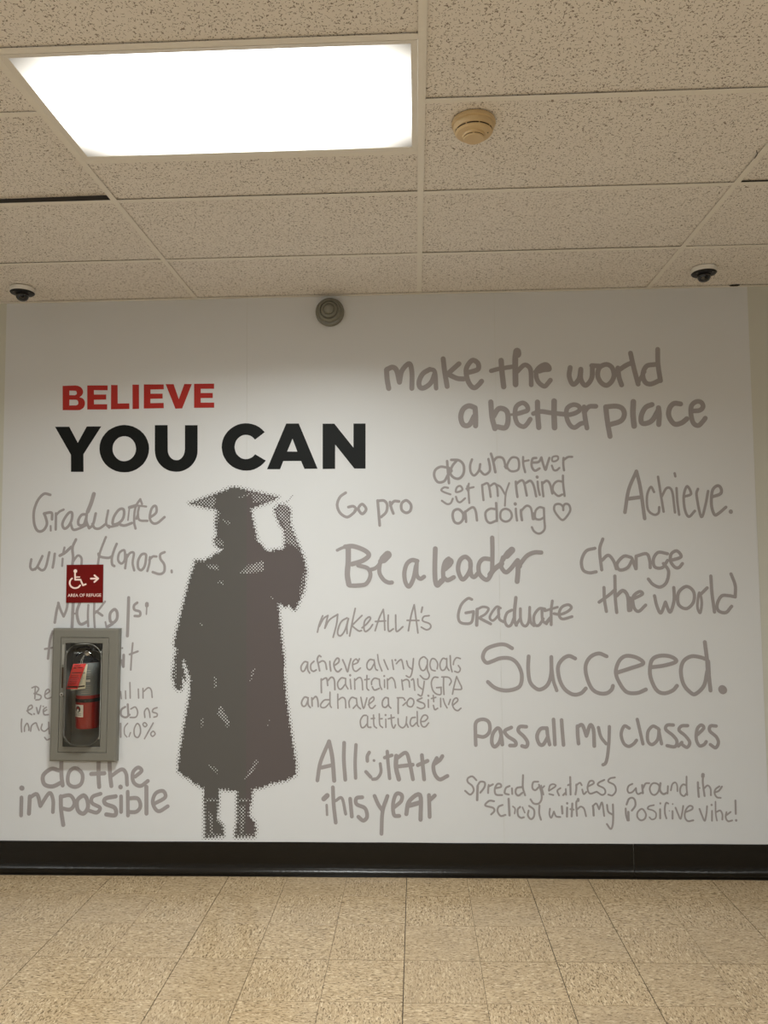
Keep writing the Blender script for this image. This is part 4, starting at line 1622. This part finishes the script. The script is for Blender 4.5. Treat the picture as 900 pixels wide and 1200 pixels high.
# ------------------------------------------------------------------ fire extinguisher
EX, EY, EZ = -1.8055, 0.050, 0.735
ext = empty('fire_extinguisher', (EX, EY, EZ), 'red fire extinguisher hung inside the grey wall cabinet', 'extinguisher')
lathe('tank', [(0, 0.004), (0.045, 0.0), (0.059, 0.003), (0.063, 0.012), (0.063, 0.318), (0.060, 0.338), (0.050, 0.356), (0.034, 0.367), (0.020, 0.371), (0.020, 0.378), (0, 0.378)], 48, 'z', ext, M['ext_red'])
sl = lathe('label_sleeve', [(0.0634, 0.178), (0.0638, 0.179), (0.0638, 0.322), (0.0622, 0.336), (0.0570, 0.349)], 48, 'z', ext, M['ext_label'])
sl['label'] = 'grey instruction label wrapped round the tank'
# instruction panels on the sleeve, curved with the tank
def curved_patch(name, a0, a1, z0, z1, r, mat, parent):
    bm = bmesh.new()
    n = 8
    lo = [bm.verts.new((r * math.cos(math.radians(a0 + (a1 - a0) * k / n)), r * math.sin(math.radians(a0 + (a1 - a0) * k / n)), z0)) for k in range(n + 1)]
    hi = [bm.verts.new((v.co.x, v.co.y, z1)) for v in lo]
    for k in range(n):
        bm.faces.new((lo[k], lo[k + 1], hi[k + 1], hi[k]))
    for f in bm.faces:
        f.normal_update()
        c = f.calc_center_median()
        if f.normal.dot(Vector((c.x, c.y, 0))) < 0:
            f.normal_flip()
    return from_bm(name, bm, parent, mat, smooth=True)
curved_patch('printed_panel', -92, -60, 0.250, 0.262, 0.0642, M['paper'], sl)
for k in range(5):
    curved_patch('printed_line', -100, -58, 0.190 + k * 0.010, 0.1935 + k * 0.010, 0.0642, M['tub'], sl)
for k in range(4):
    curved_patch('printed_line', -100, -58, 0.272 + k * 0.012, 0.276 + k * 0.012, 0.0642, M['tub'], sl)
lathe('black_band', [(0.0634, 0.142), (0.0645, 0.143), (0.0645, 0.160), (0.0634, 0.161)], 48, 'z', ext, M['black'])
curved_patch('sticker', -146, -89, 0.066, 0.130, 0.0639, M['paper'], ext)['label'] = 'small white sticker with a round emblem'
def emblem(name, a, zc, r, mat, y_off, start=0, end=360):
    bm = bmesh.new()
    n = 24
    R_ = 0.0641 + y_off
    pts_ = []
    for k in range(n):
        t_ = math.radians(start + (end - start) * k / (n if end - start == 360 else n - 1))
        ang = math.radians(a) + r * math.cos(t_) / R_
        pts_.append(bm.verts.new((R_ * math.cos(ang), R_ * math.sin(ang), zc + r * math.sin(t_))))
    f = bm.faces.new(pts_)
    f.normal_update()
    if f.normal.y > 0:
        f.normal_flip()
    return from_bm(name, bm, ext, mat)
emblem('sticker_emblem', -117, 0.107, 0.0165, M['black'], 0.0012)
emblem('sticker_emblem', -117, 0.1085, 0.0115, M['ext_red'], 0.0020, 0, 180)
emblem('sticker_emblem', -117, 0.101, 0.0075, M['paper'], 0.0020)
for k in range(2):
    curved_patch('sticker_line', -138, -97, 0.074 + 0.008 * k, 0.077 + 0.008 * k, 0.0645, M['strip'], ext)
# valve, gauge, levers, pin
lathe('shoulder_shade', [(0.056, 0.350), (0.047, 0.3595), (0.036, 0.3675), (0.0215, 0.3725), (0.0205, 0.380), (0.0, 0.380)], 32, 'z', ext, M['black'])  # black cover added as painted shade on the tank's shoulder
vb = lathe('valve_body', [(0, 0.376), (0.017, 0.376), (0.019, 0.384), (0.015, 0.392), (0.015, 0.416), (0.010, 0.424), (0, 0.424)], 24, 'z', ext, M['black'])
lathe('pressure_gauge', [(0, 0.0), (0.015, 0.0), (0.0155, 0.003), (0.015, 0.010), (0.013, 0.011), (0, 0.011)], 24, '-y', ext, M['chrome'], (0.0, -0.016, 0.398))
lathe('gauge_face', [(0, 0.0), (0.012, 0.0), (0.012, 0.0005), (0, 0.0005)], 24, '-y', ext, M['paper'], (0.0, -0.0275, 0.398))
def lever(name, pts, w, t_):
    bm = bmesh.new()
    rows = []
    for x, z in pts:
        rows.append([bm.verts.new(p) for p in ((x, -w / 2, z), (x, w / 2, z), (x, w / 2, z + t_), (x, -w / 2, z + t_))])
    for a_, b_ in zip(rows, rows[1:]):
        for k in range(4):
            j = (k + 1) % 4
            bm.faces.new((a_[k], a_[j], b_[j], b_[k]))
    bm.faces.new(rows[0]); bm.faces.new(rows[-1][::-1])
    bmesh.ops.recalc_face_normals(bm, faces=bm.faces)
    bmesh.ops.bevel(bm, geom=list(bm.edges), offset=0.0012, segments=1, affect='EDGES')
    return from_bm(name, bm, ext, M['black'])
lever('carry_handle', [(0.012, 0.392), (-0.02, 0.396), (-0.058, 0.386), (-0.068, 0.376)], 0.020, 0.006)
lever('squeeze_lever', [(0.018, 0.414), (-0.01, 0.428), (-0.045, 0.424), (-0.066, 0.412)], 0.020, 0.006)
tube('safety_pin', [(0.004, -0.016, 0.412), (0.006, -0.028, 0.412), (0.012, -0.040, 0.406), (0.006, -0.050, 0.398), (-0.004, -0.044, 0.398), (0.002, -0.032, 0.408)], 0.0014, ext, M['chrome'], 8)
tube('glare_hose', [(0.014, 0.0, 0.402), (0.040, -0.010, 0.412), (0.066, -0.012, 0.398), (0.078, 0.0, 0.36), (0.079, 0.012, 0.30), (0.077, 0.014, 0.22), (0.077, 0.014, 0.14)], 0.0085, ext, M['glare_hose'], 14)  # grey tube added for the glare along the bubble's top edge
lathe('nozzle', [(0, 0.085), (0.0115, 0.085), (0.0125, 0.10), (0.0095, 0.145), (0, 0.145)], 20, 'z', ext, M['black'], (0.077, 0.014, 0))
lathe('hanger_loop', [(0.006, 0.300), (0.010, 0.300), (0.010, 0.306), (0.006, 0.306)], 16, 'z', ext, M['chrome'], (0, 0.066, 0))

# inspection tags tied to the valve
def make_tag(name, label, quad, y, mat, lines_mat, bar, loc):
    t_ = empty(name, (loc[0], loc[1], loc[2]), label, 'tag', 'inspection tags hanging from the extinguisher valve')
    L_ = Vector(loc)
    tl, tr, br, bl = [Vector((q[0], 0, q[1])) for q in quad]
    def P(u, v, yy=0.0):
        p = tl.lerp(tr, u).lerp(bl.lerp(br, u), v)
        bend = 0.004 * math.sin(v * math.pi)
        return Vector((p.x, y - bend - yy, p.z)) - L_
    def slab(nm, u0, u1, v0, v1, yy, mt, parent, th=0.0006):
        bm = bmesh.new()
        n = 6
        fr, bk = [], []
        for k in range(n + 1):
            v = v0 + (v1 - v0) * k / n
            fr.append([bm.verts.new(P(u0, v, yy + th)), bm.verts.new(P(u1, v, yy + th))])
            bk.append([bm.verts.new(P(u0, v, yy)), bm.verts.new(P(u1, v, yy))])
        for k in range(n):
            bm.faces.new((fr[k][0], fr[k][1], fr[k+1][1], fr[k+1][0]))
            bm.faces.new((bk[k][0], bk[k][1], bk[k+1][1], bk[k+1][0]))
            bm.faces.new((fr[k][0], fr[k+1][0], bk[k+1][0], bk[k][0]))
            bm.faces.new((fr[k][1], fr[k+1][1], bk[k+1][1], bk[k][1]))
        bm.faces.new((fr[0][0], fr[0][1], bk[0][1], bk[0][0]))
        bm.faces.new((fr[n][0], fr[n][1], bk[n][1], bk[n][0]))
        bmesh.ops.recalc_face_normals(bm, faces=bm.faces)
        return from_bm(nm, bm, parent, mt)
    t_.location.x -= 0.008
    card = slab('card', 0, 1, 0, 1, 0, mat, t_)
    for (u0, u1, v0, v1) in lines_mat[1]:
        slab('print', u0, u1, v0, v1, 0.0007, lines_mat[0], t_, 0.0002)
    slab('print', 0.06, 0.94, bar[0], bar[1], 0.0007, M['slot'], t_, 0.0002)
    a_ = P(0.55, 0.03, 0.001)
    top = Vector((EX, EY - 0.018, EZ + 0.400)) - L_
    tube('tie_string', [tuple(a_), tuple(a_.lerp(top, 0.5) + Vector((0, -0.012, 0.004))), tuple(top)], 0.0008, t_, M['paper'], 6)
    return t_
random.seed(11)
rows = [(0.12, 0.62, 0.05, 0.085), (0.14, 0.34, 0.13, 0.18), (0.42, 0.85, 0.13, 0.17), (0.12, 0.9, 0.33, 0.37)] + \
       [(0.12, random.uniform(0.6, 0.9), v, v + 0.016) for v in (0.44, 0.50, 0.56, 0.62, 0.68, 0.74, 0.80)]
make_tag('inspection_tag', 'bright red inspection tag hanging in front of the white tag inside the cabinet',
         [(-1.847, 1.082), (-1.777, 1.084), (-1.822, 0.951), (-1.883, 0.951)], -0.030, M['tag_red'], (M['tag_ink'], rows), (0.88, 0.94), (-1.81, -0.030, 1.084))
make_tag('inspection_tag', 'cream white inspection tag half hidden behind the red tag inside the cabinet',
         [(-1.838, 1.077), (-1.773, 1.080), (-1.782, 0.953), (-1.862, 0.942)], -0.022, M['tag_cream'], (M['strip'], rows[3:]), (0.86, 0.92), (-1.80, -0.022, 1.080))

# ------------------------------------------------------------------ smoke detector
sd = empty('smoke_detector', (0.172, -1.640, CEIL), 'round beige smoke detector on the ceiling tile right of the light', 'detector')
neg = lambda P_: [(r, -h_) for r, h_ in P_]
lathe('base_plate', neg([(0, -0.0015), (0.071, -0.0015), (0.073, 0.004), (0.072, 0.012), (0.069, 0.014), (0, 0.014)]), 56, 'z', sd, M['beige'])
lathe('sensor_body', neg([(0.0, 0.013), (0.067, 0.0135), (0.068, 0.022), (0.064, 0.031), (0.060, 0.0325), (0.060, 0.0365), (0.0615, 0.0375), (0.056, 0.043),
                         (0.038, 0.046), (0.0365, 0.052), (0.033, 0.0535), (0.033, 0.056), (0.0345, 0.0565), (0.032, 0.060), (0.0, 0.061)]), 56, 'z', sd, M['beige'])
def slot_arcs(name, r0, z0, z1, spans):
    bm = bmesh.new()
    for a0, a1 in spans:
        n = 10
        lo = [bm.verts.new((r0 * math.cos(math.radians(a0 + (a1 - a0) * k / n)), r0 * math.sin(math.radians(a0 + (a1 - a0) * k / n)), -z1)) for k in range(n + 1)]
        hi = [bm.verts.new((v.co.x * 1.0, v.co.y * 1.0, -z0)) for v in lo]
        for k in range(n):
            bm.faces.new((lo[k], lo[k + 1], hi[k + 1], hi[k]))
    return from_bm(name, bm, sd, M['slot'])
slot_arcs('smoke_vent', 0.0612, 0.0325, 0.0365, [(a, a + 36) for a in range(5, 360, 40)])
slot_arcs('inner_vent', 0.0337, 0.0537, 0.0560, [(a, a + 78) for a in range(0, 360, 90)])
lathe('status_lamp', neg([(0, 0.0), (0.0022, 0.0), (0.0018, 0.0016), (0, 0.002)]), 12, 'z', sd, M['slot'], (0.045, -0.012, -0.0445))

# ------------------------------------------------------------------ dome cameras
def dome_camera(loc, label, rz):
    d = empty('dome_camera', loc, label, 'camera', 'dome security cameras on the ceiling')
    d.rotation_euler.z = rz
    lathe('mounting_ring', neg([(0, -0.0015), (0.056, -0.0015), (0.060, 0.003), (0.061, 0.020), (0.058, 0.0245), (0, 0.0245)]), 48, 'z', d, M['white'])
    lathe('trim_ring', neg([(0.0585, 0.0235), (0.0605, 0.026), (0.057, 0.031), (0.040, 0.034), (0.030, 0.034), (0, 0.033)]), 48, 'z', d, M['black'])
    lathe('dome', neg([(0.0315, 0.0325), (0.0325, 0.040), (0.0305, 0.052), (0.0235, 0.063), (0.0125, 0.069), (0, 0.071)]), 40, 'z', d, M['smoke'])
    # camera module seen through the smoked dome
    ball = lathe('camera_module', [(0, 0.0), (0.008, 0.0), (0.009, 0.003), (0.0075, 0.006), (0, 0.006)], 20, '-y', d, M['black'], (0.006, -0.0245, -0.052))
    for k, a_ in enumerate((40, 140)):
        lathe('screw', neg([(0, 0), (0.0028, 0), (0.0022, 0.0015), (0, 0.002)]), 10, 'z', d, M['chrome'],
              (0.047 * math.cos(math.radians(a_ + 180)), 0.047 * math.sin(math.radians(a_ + 180)), -0.0325))
    return d
dome_camera((-2.069, -0.232, CEIL), 'black and white dome camera at the left end of the ceiling', 0.3)
dome_camera((1.413, -0.280, CEIL), 'black and white dome camera at the right end of the ceiling', -0.2)

# ------------------------------------------------------------------ round grey sensor high on the wall
sn = empty('round_sounder', (-0.484, -0.0016, 2.957), 'round olive grey stepped housing mounted on the wall just under the ceiling', 'alarm')
lathe('back_plate', [(0, 0), (0.074, 0), (0.077, 0.004), (0.077, 0.020), (0.073, 0.026), (0.060, 0.028), (0, 0.028)], 56, '-y', sn, M['olive'])
lathe('middle_ring', [(0, 0.026), (0.058, 0.026), (0.062, 0.032), (0.060, 0.046), (0.054, 0.053), (0.050, 0.054), (0.048, 0.046), (0.045, 0.046), (0, 0.046)], 56, '-y', sn, M['olive'])
lathe('centre_dome', [(0.0, 0.045), (0.042, 0.045), (0.043, 0.056), (0.039, 0.062), (0.032, 0.064), (0.030, 0.059), (0.027, 0.059), (0.025, 0.068), (0.018, 0.074), (0.009, 0.077), (0, 0.078)], 48, '-y', sn, M['olive'])
